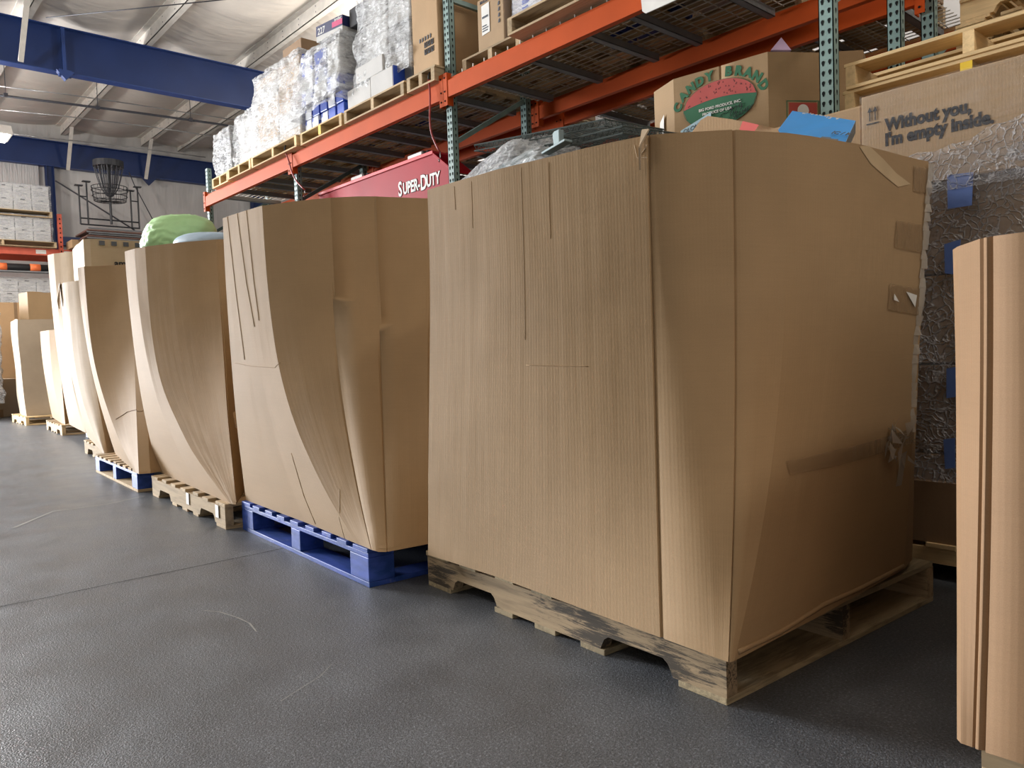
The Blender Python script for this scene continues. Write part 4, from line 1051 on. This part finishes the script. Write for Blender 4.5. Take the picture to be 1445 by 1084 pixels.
# second skin climbing over the printed box at the right
mb = MB(); nx = 60
top_z = lambda x: 1.380+(x+.974)*.18+.008*math.sin(x*23)+.006*math.sin(x*61)
for i in range(nx+1):
    x = -1.17+i*(1.48)/nx
    for j in range(13):
        t = j/12; z = 1.25+(top_z(x)-1.25)*t
        mb.v.append((x, 2.645-.012*abs(noise.noise(Vector((x*20, 1, z*22)))), z))
for i in range(nx):
    for j in range(12): q = i*13+j; mb.f.append((q, q+13, q+14, q+1)); mb.m.append(0)
adopt(mb.build('bubble_wrap', 'film_bubble', None, smooth=True, recalc=False), BW)
for pl in (([(-0.915,1.299),(-0.841,1.293),(-0.846,1.193),(-0.914,1.193)]), ([(-0.925,1.084),(-0.878,1.093),(-0.887,0.984),(-0.924,0.992)]), ([(-0.922,0.691),(-0.894,0.696),(-0.894,0.602),(-0.923,0.596)]), ([(-0.933,0.464),(-0.900,0.471),(-0.900,0.376),(-0.929,0.369)])):
    mb = MB(); f = [(x, 2.650, z) for x, z in pl]; mb.quad(f); o = mb.build('blue_tape', 'tape_blue', None, recalc=False); s_ = o.modifiers.new('s', 'SOLIDIFY'); s_.thickness = .002; adopt(o, BW)
# bottom cardboard tray
mb = MB(); mb.box(-.66, -.505, 0, .66, .46, .20); mb.build('tray', 'kraft_dark', BW)
# plain box beside the printed box
carton('cardboard_box', 'plain brown box just left of the printed box, behind the largest bulk box', -1.80, 2.70, 0, .60, .34, 1.60, 'kraft_box', flap=False)
# pallets stacked on top
PT1 = stringer_pallet('wooden_pallet', 'lower pallet with a yellow painted end, lying on the long printed box', (-1.02, 3.76, 1.702), PI/2, Wd=.90, mats=('wood_fresh', 'wood_fresh_y'), yellow=True)
PT2 = stringer_pallet('wooden_pallet', 'upper fresh wooden pallet stacked above the yellow marked one', (-1.01, 3.75, 1.702+PH*.86), PI/2, Wd=.90, mats=('wood_fresh', 'wood_fresh_y'))
PT1.scale.z = PT2.scale.z = .86
carton('cardboard_box', 'plain brown box behind the long printed box, carrying the two pallets', -1.45, 3.68, 0, .9, .70, 1.70, 'kraft_box', flap=False)
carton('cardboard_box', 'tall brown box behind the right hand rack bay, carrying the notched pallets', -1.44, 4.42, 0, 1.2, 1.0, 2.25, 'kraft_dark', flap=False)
for k, (z, lb) in enumerate(((2.255, 'lowest of the notched pallets stacked on the rear rack at top right'), (2.255+PH+.001, 'second notched pallet up in the stack on the rear rack at top right'), (2.255+2*PH+.002, 'third notched pallet up in the stack on the rear rack at top right'))):
    stringer_pallet('wooden_pallet', lb, (-.86+.02*k, 4.90, z), 0, mats=('wood_fresh', 'wood_fresh_y'), group='pallets stacked on the rear rack')
# ---------------------------------------------------------------- pallets and loads on the shelf
DZ = BZ1+.010
def shelf_pallet(x0, label, W_=1.0, y0=3.02, rz=0, yellow=False, z=DZ, mats=('wood_fresh', 'wood_fresh_y'), D=1.15):
    # stringers run away from the viewer
    r = stringer_pallet('wooden_pallet', label, (x0+W_/2, y0+D/2, z), PI/2+rz, L=D, Wd=W_, mats=mats, yellow=yellow, group='pallets on the rack shelf')
    r.scale.z = .82; return r
shelf_pallet(-8.02, 'leftmost short pallet on the rack shelf under the dark wrapped load', .42, 3.02)
shelf_pallet(-7.55, 'pallet under the left part of the white wrapped cartons on the rack shelf', .55, 3.0)
shelf_pallet(-6.98, 'pallet under the right part of the white wrapped cartons on the rack shelf', .93, 3.0)
shelf_pallet(-6.02, 'pallet with yellow ends under the blue boxed load on the rack shelf', .70, 3.02, yellow=True)
shelf_pallet(-5.28, 'pallet under the tall film wrapped load on the rack shelf', .82, 3.02, mats=('wood', 'wood_y'))
shelf_pallet(-4.42, 'pallet under the plain tall carton left of the front upright', .32, 3.02, mats=('wood', 'wood_y'))
shelf_pallet(-3.93, 'narrow pallet under the small carton right of the front upright', .55, 3.12, mats=('wood', 'wood_y'))
shelf_pallet(-3.33, 'wide pallet with a yellow end right of the front upright, overhanging the beam', 1.25, 2.98, z=DZ+.02, yellow=True, mats=('wood', 'wood_y'))
TZ = DZ+PH*.82
def stack(prefix, name, rows, x0, y0, z0, W_, D_, mats, group, cat='box', seed=0, hs=(.10, .17), gap=.004, lean=0, jitter=.012, cols=2):
    r_ = random.Random(seed); z = z0; k = 0
    while z < z0+rows-.02:
        h_ = min(r_.uniform(*hs), z0+rows-z); cw = W_/cols
        if h_ < .04: break
        for i in range(cols):
            o = carton(name, prefix, x0+i*cw+gap+r_.uniform(0, jitter)+lean*(z-z0), y0+r_.uniform(0, jitter), z, cw-2*gap-jitter, D_, h_-gap, r_.choice(mats), group=group, cat=cat, flap=False)
        z += h_; k += 1
    return z
# a) dark wrapped load at the far end
stack('dark grey carton in the narrow wrapped load at the far left of the shelf', 'carton', .42, -7.97, 3.08, TZ, .38, .7, ['deck_grey', 'handle_dark'], 'cartons in the dark wrapped load', seed=1, cols=1, lean=.0, hs=(.08, .13))
film_box('stretch_film', 'film_white', -8.00, 3.05, TZ+.01, -7.57, 3.82, TZ+.45, None, .03, 30, 'dull stretch film around the narrow dark load at the far left of the shelf', 'stretch film', fr=8)
# b) white and brown cartons
stack('carton in the tall white wrapped stack near the left end of the rack shelf', 'carton', .70, -6.98, 3.07, TZ, .92, .9, ['white_card', 'white_card', 'kraft_pale', 'kraft_box'], 'cartons in the white and brown wrapped stack', seed=4, cols=2, hs=(.09, .17), lean=.0)
stack('carton in the lower left step of the white wrapped stack on the rack shelf', 'carton', .48, -7.52, 3.1, TZ, .50, .9, ['white_card', 'kraft_pale'], 'cartons in the lower step of the wrapped stack', seed=5, cols=1, hs=(.10, .17))
film_box('stretch_film', 'film_white', -7.02, 3.04, TZ+.01, -6.03, 4.02, TZ+.73, None, .028, 44, 'crinkled clear stretch film around the tall white and brown cartons', 'stretch film', taper=.04, fr=9)
film_box('stretch_film', 'film_white', -7.56, 3.07, TZ+.01, -7.0, 4.02, TZ+.52, None, .028, 34, 'crinkled stretch film over the lower step left of the white and brown cartons', 'stretch film', taper=.05, fr=9)
# c) blue and white toner cartons
stack('blue and white printed carton in the bulging wrapped stack', 'toner_carton', .20, -6.02, 3.06, TZ, .68, .85, ['royal_box', 'carton_blue_print'], 'blue and white cartons in the bulging stack', seed=6, cols=5, hs=(.10, .11))
stack('white and blue printed carton in the upper part of the bulging wrapped stack', 'toner_carton', .38, -5.98, 3.02, TZ+.21, .66, .8, ['carton_blue_print', 'carton_stripes', 'white_card'], 'upper cartons of the bulging blue stack', seed=7, cols=3, hs=(.10, .15), lean=.08)
film_box('stretch_film', 'film_white', -6.06, 2.97, TZ+.10, -5.30, 3.95, TZ+.63, None, .04, 46, 'bulging crinkled film around the blue and white printed cartons', 'stretch film', taper=.14, lean=.05, fr=9)
# the dark box lettered 227 on top
bx = empty('toner_box', (-5.52, 3.18, TZ+.64), math.radians(4), 'navy and magenta box numbered 227 on top of the blue wrapped stack', 'box')
bx.rotation_euler = (0, math.radians(4), math.radians(3)); bx.scale = (.8, .8, .8)
mb = MB(); mb.box(-.24, -.16, 0, .24, .16, .15); mb.build('body', 'white_card', bx, bevel=.003)
mb = MB(); mb.box(-.243, -.163, .055, .243, .163, .153); mb.build('navy_print', 'navy_box', bx)
mb = MB(); mb.box(.06, -.166, .07, .243, -.163, .12); mb.build('magenta_print', 'magenta', bx)
q = text('lettering', '227', .09, (-.21, -.163, .065), (1, 0, 0), (0, 0, 1), None, 'label_white', .0006, lift=.001); q.parent = bx
q = text('lettering', 'brother', .04, (.10, -.163, .122), (1, 0, 0), (0, 0, 1), None, 'label_white', .0006, lift=.001); q.parent = bx
bx2 = carton('toner_box', 'small dark box under film right of the navy 227 box', -5.28, 3.10, TZ+.64, .22, .3, .14, 'handle_dark', flap=False)
tb_ = carton('toner_box', 'small blue box standing tilted at the left shoulder of the blue wrapped stack', -5.98, 3.08, TZ+.53, .06, .16, .17, 'royal_box', flap=False); tb_.rotation_euler = (0, math.radians(-38), 0)
# brown top box on the white stack
carton('carton', 'open brown carton on top of the white wrapped stack', -6.44, 3.1, TZ+.735, .36, .5, .10, 'kraft_dark')
# d) tall film wrapped load
stack('white carton in the tall film wrapped load beside the plain carton', 'carton', 1.15, -5.10, 3.12, TZ, .62, .8, ['white_card', 'white_card', 'deck_grey'], 'cartons in the tall film wrapped load', seed=9, cols=2, hs=(.12, .2), lean=.0)
carton('carton', 'white carton at the foot of the tall film load, left one', -5.27, 3.05, TZ, .34, .4, .15, 'white_card')
carton('carton', 'white carton with a blue side at the foot of the tall film load, right one', -4.90, 3.03, TZ, .30, .4, .15, 'white_card')
patch('blue_side', (-4.597, 3.03, TZ+.002), (0, 1, 0), (0, 0, 1), [(0, 0), (.38, 0), (.38, .145), (0, .145)], 'royal_box', None)['label'] = 'royal blue printed side panel at the foot of the tall film load'
carton('carton', 'white carton laid across the two foot cartons of the tall film load', -5.12, 3.04, TZ+.155, .38, .36, .12, 'white_card')
film_box('stretch_film', 'film_white', -5.20, 3.06, TZ+.10, -4.44, 4.0, TZ+1.22, None, .035, 48, 'tall crinkled clear film around the load left of the plain carton', 'stretch film', taper=.10, lean=.05, fr=8)
# e) plain tall carton with printed handling marks
pc = carton('tall_carton', 'tall plain tan carton with black handling symbols left of the front upright', -4.42, 3.08, TZ, .30+.0, .62, 1.15, 'kraft_tan', flap=False)
PX = -4.42
for r_ in range(3):
    for c_ in range(3 if r_ else 5):
        w_ = .026 if r_ else .016
        x = PX+.11+c_*.038 if r_ else PX+.085+c_*.03; z = TZ+.13+r_*.045 if False else TZ+.22-r_*.047
        if r_: 
            patch('handling_mark', (x+.03, 3.08, z), (1, 0, 0), (0, 0, 1), [(0, 0), (.028, 0), (.028, .036), (.018, .036), (.018, .012), (.010, .012), (.010, .036), (0, .036)], 'ink_black', pc)
        else: patch('handling_mark', (x, 3.08, z), (1, 0, 0), (0, 0, 1), [(0, 0), (.012, .002), (.014, .022), (.006, .03), (0, .02)], 'ink_grey', pc)
mb = MB(); rq = random.Random(4); pts = [(PX+.15+rq.uniform(-.018, .018), 3.078, TZ+.52+.10*(k/40)+rq.uniform(-.02, .02)) for k in range(40)]; mb.tube(pts, .0012, 4); adopt(mb.build('pen_scribble', 'ink_grey'), pc)
# hidden dark box behind the upright, f) small carton right
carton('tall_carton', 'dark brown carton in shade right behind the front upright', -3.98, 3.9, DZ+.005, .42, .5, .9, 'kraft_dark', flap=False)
sc_ = carton('small_carton', 'small brown carton with a white shipping label right of the front upright', -3.80, 3.15, TZ, .255, .30, .33, 'kraft_box', flap=False)
patch('shipping_label', (-3.755, 3.15, TZ+.10), (1, 0, 0), (0, 0, 1), [(0, 0), (.075, .005), (.075, .185), (0, .18)], 'label_white', sc_)
for k, (w_, z) in enumerate(((.05, .12), (.055, .135), (.04, .15), (.055, .20), (.055, .206))): patch('label_print', (-3.748, 3.1475, TZ+z), (1, 0, 0), (0, 0, 1), [(0, 0), (w_, 0), (w_, .006), (0, .006)], 'ink_grey', sc_)
for k in range(4): patch('handling_mark', (-3.60, 3.15, TZ+.13+k*.035), (1, 0, 0), (0, 0, 1), [(0, 0), (.016, 0), (.016, .02), (.010, .024), (.004, .016)], 'ink_grey', sc_)
text('lettering', 'MADE IN', .028, (-3.77, 3.15, TZ+.295), (1, 0, 0), (0, 0, 1), sc_, 'ink_grey', .0002)
carton('carton', 'white carton between the small brown carton and the blue printed load', -3.50, 3.18, TZ+.02, .17, .4, .6, 'white_card', flap=False)
TZ2 = DZ+.02+PH*.82
stack('white and blue carton on the wide pallet right of the front upright', 'toner_carton', .45, -3.28, 3.03, TZ2, .62, .8, ['carton_blue_print', 'royal_box', 'carton_blue_print'], 'blue cartons on the wide pallet', seed=12, cols=3, hs=(.11, .14))
film_box('stretch_film', 'film_tight', -3.31, 3.0, TZ2+.01, -2.64, 3.87, TZ2+.48, None, .018, 34, 'stretch film around the blue cartons on the wide pallet', 'stretch film')
stack('white carton at the right end of the wide pallet right of the front upright', 'carton', .45, -2.62, 3.04, TZ2, .5, .8, ['white_card'], 'white cartons on the wide pallet', seed=13, cols=1, hs=(.14, .2))

# ---------------------------------------------------------------- hanging hooks
def hook(p, q, label):
    a, b_ = Vector(p), Vector(q); pts = []
    for k in range(15):
        t = k/14; pts.append(a.lerp(b_, t)+Vector((-.03*math.sin(PI*t)+.02*math.sin(2*PI*t), -.015*math.sin(PI*t), 0)))
    r = empty('bungee_cord', a, 0, label, 'cord', 'red cords hooked over the orange beam')
    mb = MB(); mb.tube(pts, .0065, 8); adopt(mb.build('cord', 'hook_red', smooth=True), r)
    mb = MB(); e = pts[-1]; mb.tube([e, e+Vector((.0, 0, -.03)), e+Vector((-.012, 0, -.06)), e+Vector((-.02, 0, -.04))], .004, 6); adopt(mb.build('metal_hook', 'chrome', smooth=True), r)
    mb = MB(); s = pts[0]; mb.tube([s, s+Vector((-.004, .002, .03)), s+Vector((0, .01, .05))], .006, 6); adopt(mb.build('black_end', 'black_plastic', smooth=True), r)
hook((-4.178,3.030,2.594), (-4.083,3.030,2.103), 'red cord hanging over the orange beam beside the front upright, above the red panel')
hook((-6.334,3.030,2.597), (-5.996,3.030,2.202), 'red cord hanging over the orange beam at the second upright from the left')

# ---------------------------------------------------------------- red plough-like panel lettered SUPER-DUTY
sx0, sx1 = -6.22, -4.36
sp = empty('red_panel', ((sx0+sx1)/2, 3.30, 0), 0, 'glossy red steel panel lettered SUPER-DUTY standing below the shelf beam', 'machine panel')
mb = MB(); mb.prism([(sx0, 0), (sx1+.10, 0), (sx1+.10, 2.06), (sx1-.13, 2.225), (sx0, 2.225)], 3.28, 3.32, 'y'); adopt(mb.build('face_plate', 'banner_red', bevel=.004), sp)
mb = MB(); mb.prism([(3.265, 2.215), (3.45, 2.215), (3.45, 2.235), (3.265, 2.24)], sx0, sx1-.13, 'x'); adopt(mb.build('top_flange', 'banner_red_light', bevel=.003), sp)
mb = MB(); mb.prism([(sx1-.13, 2.225), (sx1+.10, 2.06), (sx1+.10, 2.04), (sx1-.13, 2.20)], 3.265, 3.45, 'y'); adopt(mb.build('end_flange', 'banner_red', bevel=.003), sp)
mb = MB()
for x in (sx0+.1, sx1-.05): mb.box(x, 3.32, 0, x+.05, 3.55, 2.0)
adopt(mb.build('back_rib', 'banner_red'), sp)
def sd_text(b_, mat, bold, lift):
    text('lettering', 'S', .150, (-4.96, 3.28, 1.995), (1, 0, 0), (0, 0, 1), sp, mat, bold, lift=lift, sx=.72)
    text('lettering', 'UPER-', .118, (-4.897, 3.28, 2.00), (1, 0, 0), (0, 0, 1), sp, mat, bold, lift=lift, sx=.72)
    text('lettering', 'D', .150, (-4.668, 3.28, 1.99), (1, 0, 0), (0, 0, 1), sp, mat, bold, lift=lift, sx=.72)
    text('lettering', 'UTY', .118, (-4.592, 3.28, 2.00), (1, 0, 0), (0, 0, 1), sp, mat, bold, lift=lift, sx=.72)
sd_text('', 'ink_black', .007, .002); sd_text('', 'ink_white', .0035, .004)
# small metal fixtures on top
for k, x in enumerate((-4.86, -5.72)):
    r = empty('work_light', (x, 3.40, 2.24), 0, ['small metal work lamp on the red panel near its right end', 'small metal work lamp on the red panel left of the other one'][k], 'lamp')
    mb = MB(); mb.box(-.10, -.03, .01, .10, .05, .075); mb.build('housing', 'chrome', r, bevel=.01)
    mb = MB(); mb.box(-.09, -.034, .02, .09, -.03, .065); mb.build('lens', 'label_white', r)
    mb = MB(); mb.tube([(.12, .02, 0), (.12, .02, .07)], .03, 12); mb.build('cap', 'black_plastic', r)
# clutter seen under the left bays
carton('carton', 'pale carton standing behind the folded edge box, below the shelf', -6.95, 3.25, 0, .35, .35, 2.05, 'kraft_pale')
blob('film_bundle', 'crumpled white film bundle beside the pale carton below the shelf', 'film', (-7.15, 3.25, 1.93), (.14, .12, .08), 0, 'film_bag', .3, 3, 2)
carton('carton', 'plain carton under the crumpled white film bundle', -7.32, 3.1, 0, .34, .4, 1.85, 'kraft_box')

# ---------------------------------------------------------------- wrapped bundle and wire shelves seen over the large box
carton('cardboard_box', 'brown box hidden behind the largest bulk box, carrying the wire shelves', -3.75, 2.66, 0, 1.75, .36, 1.52, 'kraft_box', flap=False)
carton('cardboard_box', 'deeper brown box hidden behind the largest bulk box and the wire shelves', -3.75, 3.24, 0, .90, .46, 1.52, 'kraft_box', flap=False)
fb = blob('wrapped_bundle', 'bundle in crinkled clear plastic lying above the top edge of the largest bulk box', 'bundle', (-3.08, 2.72, 1.69), (.50, .16, .16), 0, 'film_bag', .3, 2.5, 6, math.radians(-8), 6, .1, .06)
mb = MB(); mb.box(-.36, -.08, -.12, .30, .10, .06); q = mb.build('inner_shelf', 'pale_metal'); q.parent = fb
def wire_shelf(label, loc, rx, ry, rz, L=1.0, D=.45, mat='dark_wire'):
    r = empty('wire_shelf', loc, 0, label, 'wire shelf', 'dark wire shelves piled behind the large box'); r.rotation_euler = (rx, ry, rz)
    mb = MB()
    for k in range(int(D/.024)+1): mb.tube([(-L/2, k*.024, 0), (L/2, k*.024, 0)], .0022, 4)
    mb.build('wires', mat, r)
    mb = MB()
    for y in (0, D):
        for z in (0, -.03): mb.tube([(-L/2, y, z), (L/2, y, z)], .0035, 5)
        for k in range(int(L/.04)): mb.tube([(-L/2+k*.04, y, 0), (-L/2+k*.04+.02, y, -.03), (-L/2+k*.04+.04, y, 0)], .0022, 4)
    for x in (-L/2, 0, L/2):
        for z in (0, -.03): mb.tube([(x, 0, z), (x, D, z)], .0035, 5)
        for k in range(int(D/.04)): mb.tube([(x, k*.04, 0), (x, k*.04+.02, -.03), (x, k*.04+.04, 0)], .0022, 4)
    mb.build('frame', mat, r)
    return r
wire_shelf('topmost dark wire shelf, tilted above the largest bulk box', (-2.78, 2.64, 1.86), math.radians(4), math.radians(5), math.radians(2), .90)
wire_shelf('second dark wire shelf from the top of the pile', (-2.70, 2.66, 1.79), math.radians(3), math.radians(4), math.radians(-4), 1.0)
wire_shelf('third dark wire shelf, near the middle of the pile', (-2.72, 2.66, 1.70), math.radians(2), math.radians(4), math.radians(4), 1.0)
wire_shelf('fourth dark wire shelf, low in the pile', (-2.70, 2.66, 1.64), math.radians(2), math.radians(1), math.radians(-3), 1.0)
wire_shelf('lowest dark wire shelf resting on the hidden box', (-2.68, 2.66, 1.57), 0, 0, math.radians(2), 1.0)
# pale corner bracket
cp = empty('corner_bracket', (-2.606,2.600,1.757), 0, 'pale metal corner bracket lying on the wire shelves', 'bracket'); cp.rotation_euler = (0, math.radians(-8), math.radians(-4))
mb = MB(); mb.box(-.07, -.02, -.02, .10, .03, -.008); mb.build('foot_plate', 'pale_metal', cp, bevel=.003)
mb = MB(); mb.prism([(-.0, -.01), (.04, -.01), (.05, .06), (.015, .063), (.0, .055)], -.0, .03, 'y'); mb.build('upright_plate', 'pale_metal', cp, bevel=.003)
# white patches and dark bins seen deep between the racks
carton('cardboard_box', 'white wrapped block deep behind the racks, left of the blue column', -6.2, 6.3, 0, 1.5, .8, 4.1, 'white_card', flap=False)
film_box('stretch_film', 'film_white', -6.26, 6.24, 2.8, -4.62, 7.1, 4.15, None, .05, 40, 'bright stretch film over the block deep behind the racks', 'stretch film')
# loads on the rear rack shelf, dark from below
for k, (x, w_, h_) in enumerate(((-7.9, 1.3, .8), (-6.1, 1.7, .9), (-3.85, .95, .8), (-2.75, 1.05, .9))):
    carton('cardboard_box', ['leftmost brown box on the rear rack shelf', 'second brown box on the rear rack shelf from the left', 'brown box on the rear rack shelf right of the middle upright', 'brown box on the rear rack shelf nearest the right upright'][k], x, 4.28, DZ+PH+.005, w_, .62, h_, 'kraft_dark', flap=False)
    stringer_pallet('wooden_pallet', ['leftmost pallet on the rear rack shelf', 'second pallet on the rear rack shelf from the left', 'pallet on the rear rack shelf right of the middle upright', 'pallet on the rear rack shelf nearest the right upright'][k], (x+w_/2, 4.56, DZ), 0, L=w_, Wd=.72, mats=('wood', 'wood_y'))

# ---------------------------------------------------------------- far rack with file boxes
FRX = -18.0
fr = empty('pallet_rack', (FRX, 3.6, 0), 0, 'red pallet rack against the far wall holding white file boxes', 'pallet rack')
for x in (FRX-.05, FRX-1.1):
    for y in (3.62, .4, -2.8):
        mb = MB(); mb.box(x-.04, y-.04, 0, x+.04, y+.04, 3.92)
        for k in range(40): mb.box(x+.04, y-.012, .1+k*.095, x+.043, y+.012, .13+k*.095, 1)
        adopt(mb.build('upright', ['red_steel_rack', 'hole_black']), fr)
for zt_ in (3.20, 1.15):
    for (ya, yb) in ((.44, 3.58), (-2.76, .36), (3.66, 6.6)):
        mb = MB(); mb.box(FRX-.09, ya, zt_-.14, FRX-.04, yb, zt_); adopt(mb.build('beam', 'red_steel_rack', bevel=.004), fr)
        mb = MB(); mb.box(FRX-1.12, ya, zt_-.14, FRX-1.07, yb, zt_); adopt(mb.build('beam', 'red_steel_rack', bevel=.004), fr)
for y in (3.3, 3.75, 3.9):
    mb = MB(); mb.box(FRX-.038, y-.13, 3.09, FRX-.036, y+.05, 3.17); adopt(mb.build('beam_sticker', 'label_white'), fr)
def file_box():
    r = empty('file_box', (0, 0, 0), 0, 'x', 'file box')
    mb = MB(); mb.box(-.38, -.15, 0, 0, .15, .20); mb.build('body', 'white_card', r, bevel=.004)
    mb = MB(); mb.box(-.385, -.155, .19, .005, .155, .255); mb.build('lid', 'white_card', r, bevel=.004)
    mb = MB(); mb.tube([(.006, -.04, .215), (.006, .04, .215)], .012, 8); mb.build('handle_hole', 'handle_dark', r)
    mb = MB()
    for k, (a, b_, z) in enumerate(((-.11, .10, .13), (-.11, .04, .10), (-.11, .09, .07), (-.11, .0, .04))): mb.box(.0005, a, z, .0012, b_, z+.008)
    mb.build('printed_lines', 'ink_grey', r)
    return r
fb0 = file_box(); used = False
def put_file(x, y, z, label, group):
    global used
    o = fb0 if not used else copy_tree(fb0); used = True
    o.location = (x, y, z); o['label'] = label; o['group'] = group
rows_ = [(3.945+.26*0, 'on the top pallet of the far rack, lower row', 3.90), (4.205, 'on the top pallet of the far rack, upper row', 4.16), (3.345, 'on the middle pallet of the far rack, lower row', 3.33), (3.60, 'on the middle pallet of the far rack, upper row', 3.59)]
for z, lb, zz in ((3.935, 'white file box on the top pallet of the far rack, lower row', 0), (4.195, 'white file box on the top pallet of the far rack, upper row', 0), (3.335, 'white file box on the lower pallet of the far rack shelf, bottom row', 0), (3.595-.01, 'white file box on the lower pallet of the far rack shelf, second row', 0)):
    for k in range(5): put_file(FRX-.02+rnd.uniform(-.02, .01), 3.30-k*.315, z, lb, lb+'s')
for r_ in range(5):
    for k in range(5):
        put_file(FRX-.02+rnd.uniform(-.02, .01), 3.30-k*.315, 1.27+r_*.262, 'white file box under film below the red shelf beam, row %s from the bottom' % ['one', 'two', 'three', 'four', 'five'][r_], 'file boxes below the red shelf beam')
film_box('stretch_film', 'film_tight', FRX-.45, 1.85, 1.25, FRX+.02, 3.48, 2.6, None, .02, 30, 'clear film around the file boxes below the red shelf beam', 'stretch film')
film_box('stretch_film', 'film_tight', FRX-.45, 1.85, 3.34, FRX+.02, 3.48, 3.86, None, .02, 26, 'clear film around the file boxes on the lower pallet of the far shelf', 'stretch film')
film_box('stretch_film', 'film_tight', FRX-.45, 1.85, 3.94, FRX+.02, 3.48, 4.46, None, .02, 26, 'clear film around the file boxes on the top pallet of the far shelf', 'stretch film')
stringer_pallet('wooden_pallet', 'pallet under the upper group of white file boxes on the far rack', (FRX-.36, 2.55, 3.81), 0, L=.9, Wd=1.85)
stringer_pallet('wooden_pallet', 'pallet lying directly on the red beam of the far rack', (FRX-.36, 2.60, 3.205), 0, L=.9, Wd=1.85)
stringer_pallet('wooden_pallet', 'pallet under the film covered file boxes of the far rack lower shelf', (FRX-.36, 2.66, 1.15), 0, L=.9, Wd=1.75)
# rolled tube with orange straps
r = empty('rolled_tube', (FRX+.06, 2.6, 2.79), 0, 'long black roll held with orange straps under the red shelf beam', 'roll')
mb = MB(); mb.tube([(0, -1.2, 0), (0, .85, 0)], .07, 14); mb.build('roll', 'black_plastic', r, smooth=True)
for y in (-.05, .52):
    mb = MB(); mb.tube([(0, y-.09, 0), (0, y+.09, 0)], .075, 14); mb.build('strap', 'orange_strap', r, smooth=True)
mb = MB(); mb.box(-.1, -1.2, -.10, .1, .85, -.075); mb.build('carrier_bar', 'deck_grey', r)

# disc golf basket standing on the far shelf
bk = empty('disc_basket', (-17.0, 4.335, 3.62), 0, 'black chain disc golf basket standing high at the far wall', 'disc golf basket')
mb = MB(); mb.tube([(0, 0, 0), (0, 0, 1.30)], .025, 10); mb.build('pole', 'black_plastic', bk)
mb = MB(); zb = .47
for z, rr in ((zb, .29), (zb+.09, .315), (zb+.20, .33), (zb+.27, .33)): mb.tube([(rr*math.cos(t*PI/16), rr*math.sin(t*PI/16), z) for t in range(32)], .008, 5, closed=True)
for t in range(20):
    a = t*PI/10; mb.tube([(.02*math.cos(a), .02*math.sin(a), zb-.02), (.29*math.cos(a), .29*math.sin(a), zb), (.33*math.cos(a), .33*math.sin(a), zb+.27)], .005, 4)
mb.build('cage', 'black_plastic', bk)
mb = MB()
for t in range(18):
    a = t*PI/9
    for (r0, r1) in ((.27, .05), (.18, .04)):
        mb.tube([(r0*math.cos(a), r0*math.sin(a), 1.16), ((r0*.8)*math.cos(a), (r0*.8)*math.sin(a), .92), ((r0*.5+r1*.5)*math.cos(a), (r0*.5+r1*.5)*math.sin(a), .72), (r1*math.cos(a), r1*math.sin(a), .56)], .006, 4)
mb.build('chains', 'pipe_dark', bk)
mb = MB(); mb.tube([(0, 0, 1.14), (0, 0, 1.26)], .28, 24); mb.build('top_band', 'black_plastic', bk)
# what it stands on: upturned steel frame and folded brown tables on the rack end
mb = MB(); fx = -17.1
def fr_bars(y0):
    m = MB()
    for y in (y0, y0+.14):
        m.tube([(fx, y, 3.60), (fx, y, 4.36 if y == y0 else 4.45)], .016, 6); m.box(fx-.05, y-.07, 4.35 if y == y0 else 4.44, fx+.05, y+.07, 4.37 if y == y0 else 4.46)
    for z in (3.72, 4.15): m.tube([(fx, y0, z), (fx, y0+.14, z)], .012, 5)
    return m
frm = empty('steel_frame', (fx, 4.3, 3.6), 0, 'dark steel trolley frame upside down around the foot of the chain basket', 'frame')
adopt(fr_bars(3.80).build('left_leg_pair', 'black_plastic'), frm); adopt(fr_bars(4.75).build('right_leg_pair', 'black_plastic'), frm)
m_ = MB()
for z in (3.72,): m_.tube([(fx, 3.8, z), (fx, 4.9, z)], .016, 6)
m_.tube([(fx, 3.8, 3.60), (fx, 4.9, 3.60)], .016, 6); adopt(m_.build('cross_bar', 'black_plastic'), frm)
tz = 3.21
for k in range(3):
    t = empty('folding_table', (-17.55, 4.55, tz+k*.115), 0, ['lowest', 'middle', 'top'][k]+' of the brown folded tables stacked under the chain basket', 'table', 'folded tables under the chain basket')
    mb = MB(); mb.box(-.5, -.66, .03, .5, .66, .07); mb.build('table_top', 'brown_table', t, bevel=.02)
    mb = MB(); mb.tube([(.47, -.62, .095), (.47, .62, .095)], .014, 8); mb.tube([(.5, -.66, .012), (.5, .66, .012)], .014, 8); mb.build('folded_leg', 'deck_grey', t)
carton('carton', 'tan box with loose slats right of the red far rack upright', -18.2, 3.75, 3.205, .5, .28, .17, 'kraft_tan')
# shrink wrapped load at the far left on the floor
stack('brown carton in the wrapped load at the far left edge of the floor', 'carton', 1.75, -15.1, 1.28, 0, .8, .6, ['kraft_pale', 'white_card'], 'cartons in the far left wrapped load', seed=21, cols=1, hs=(.25, .4))
film_box('stretch_film', 'film_white', -15.16, 1.22, .25, -14.24, 1.95, 1.80, None, .05, 30, 'bright crinkled film around the load at the far left edge of the floor', 'stretch film')
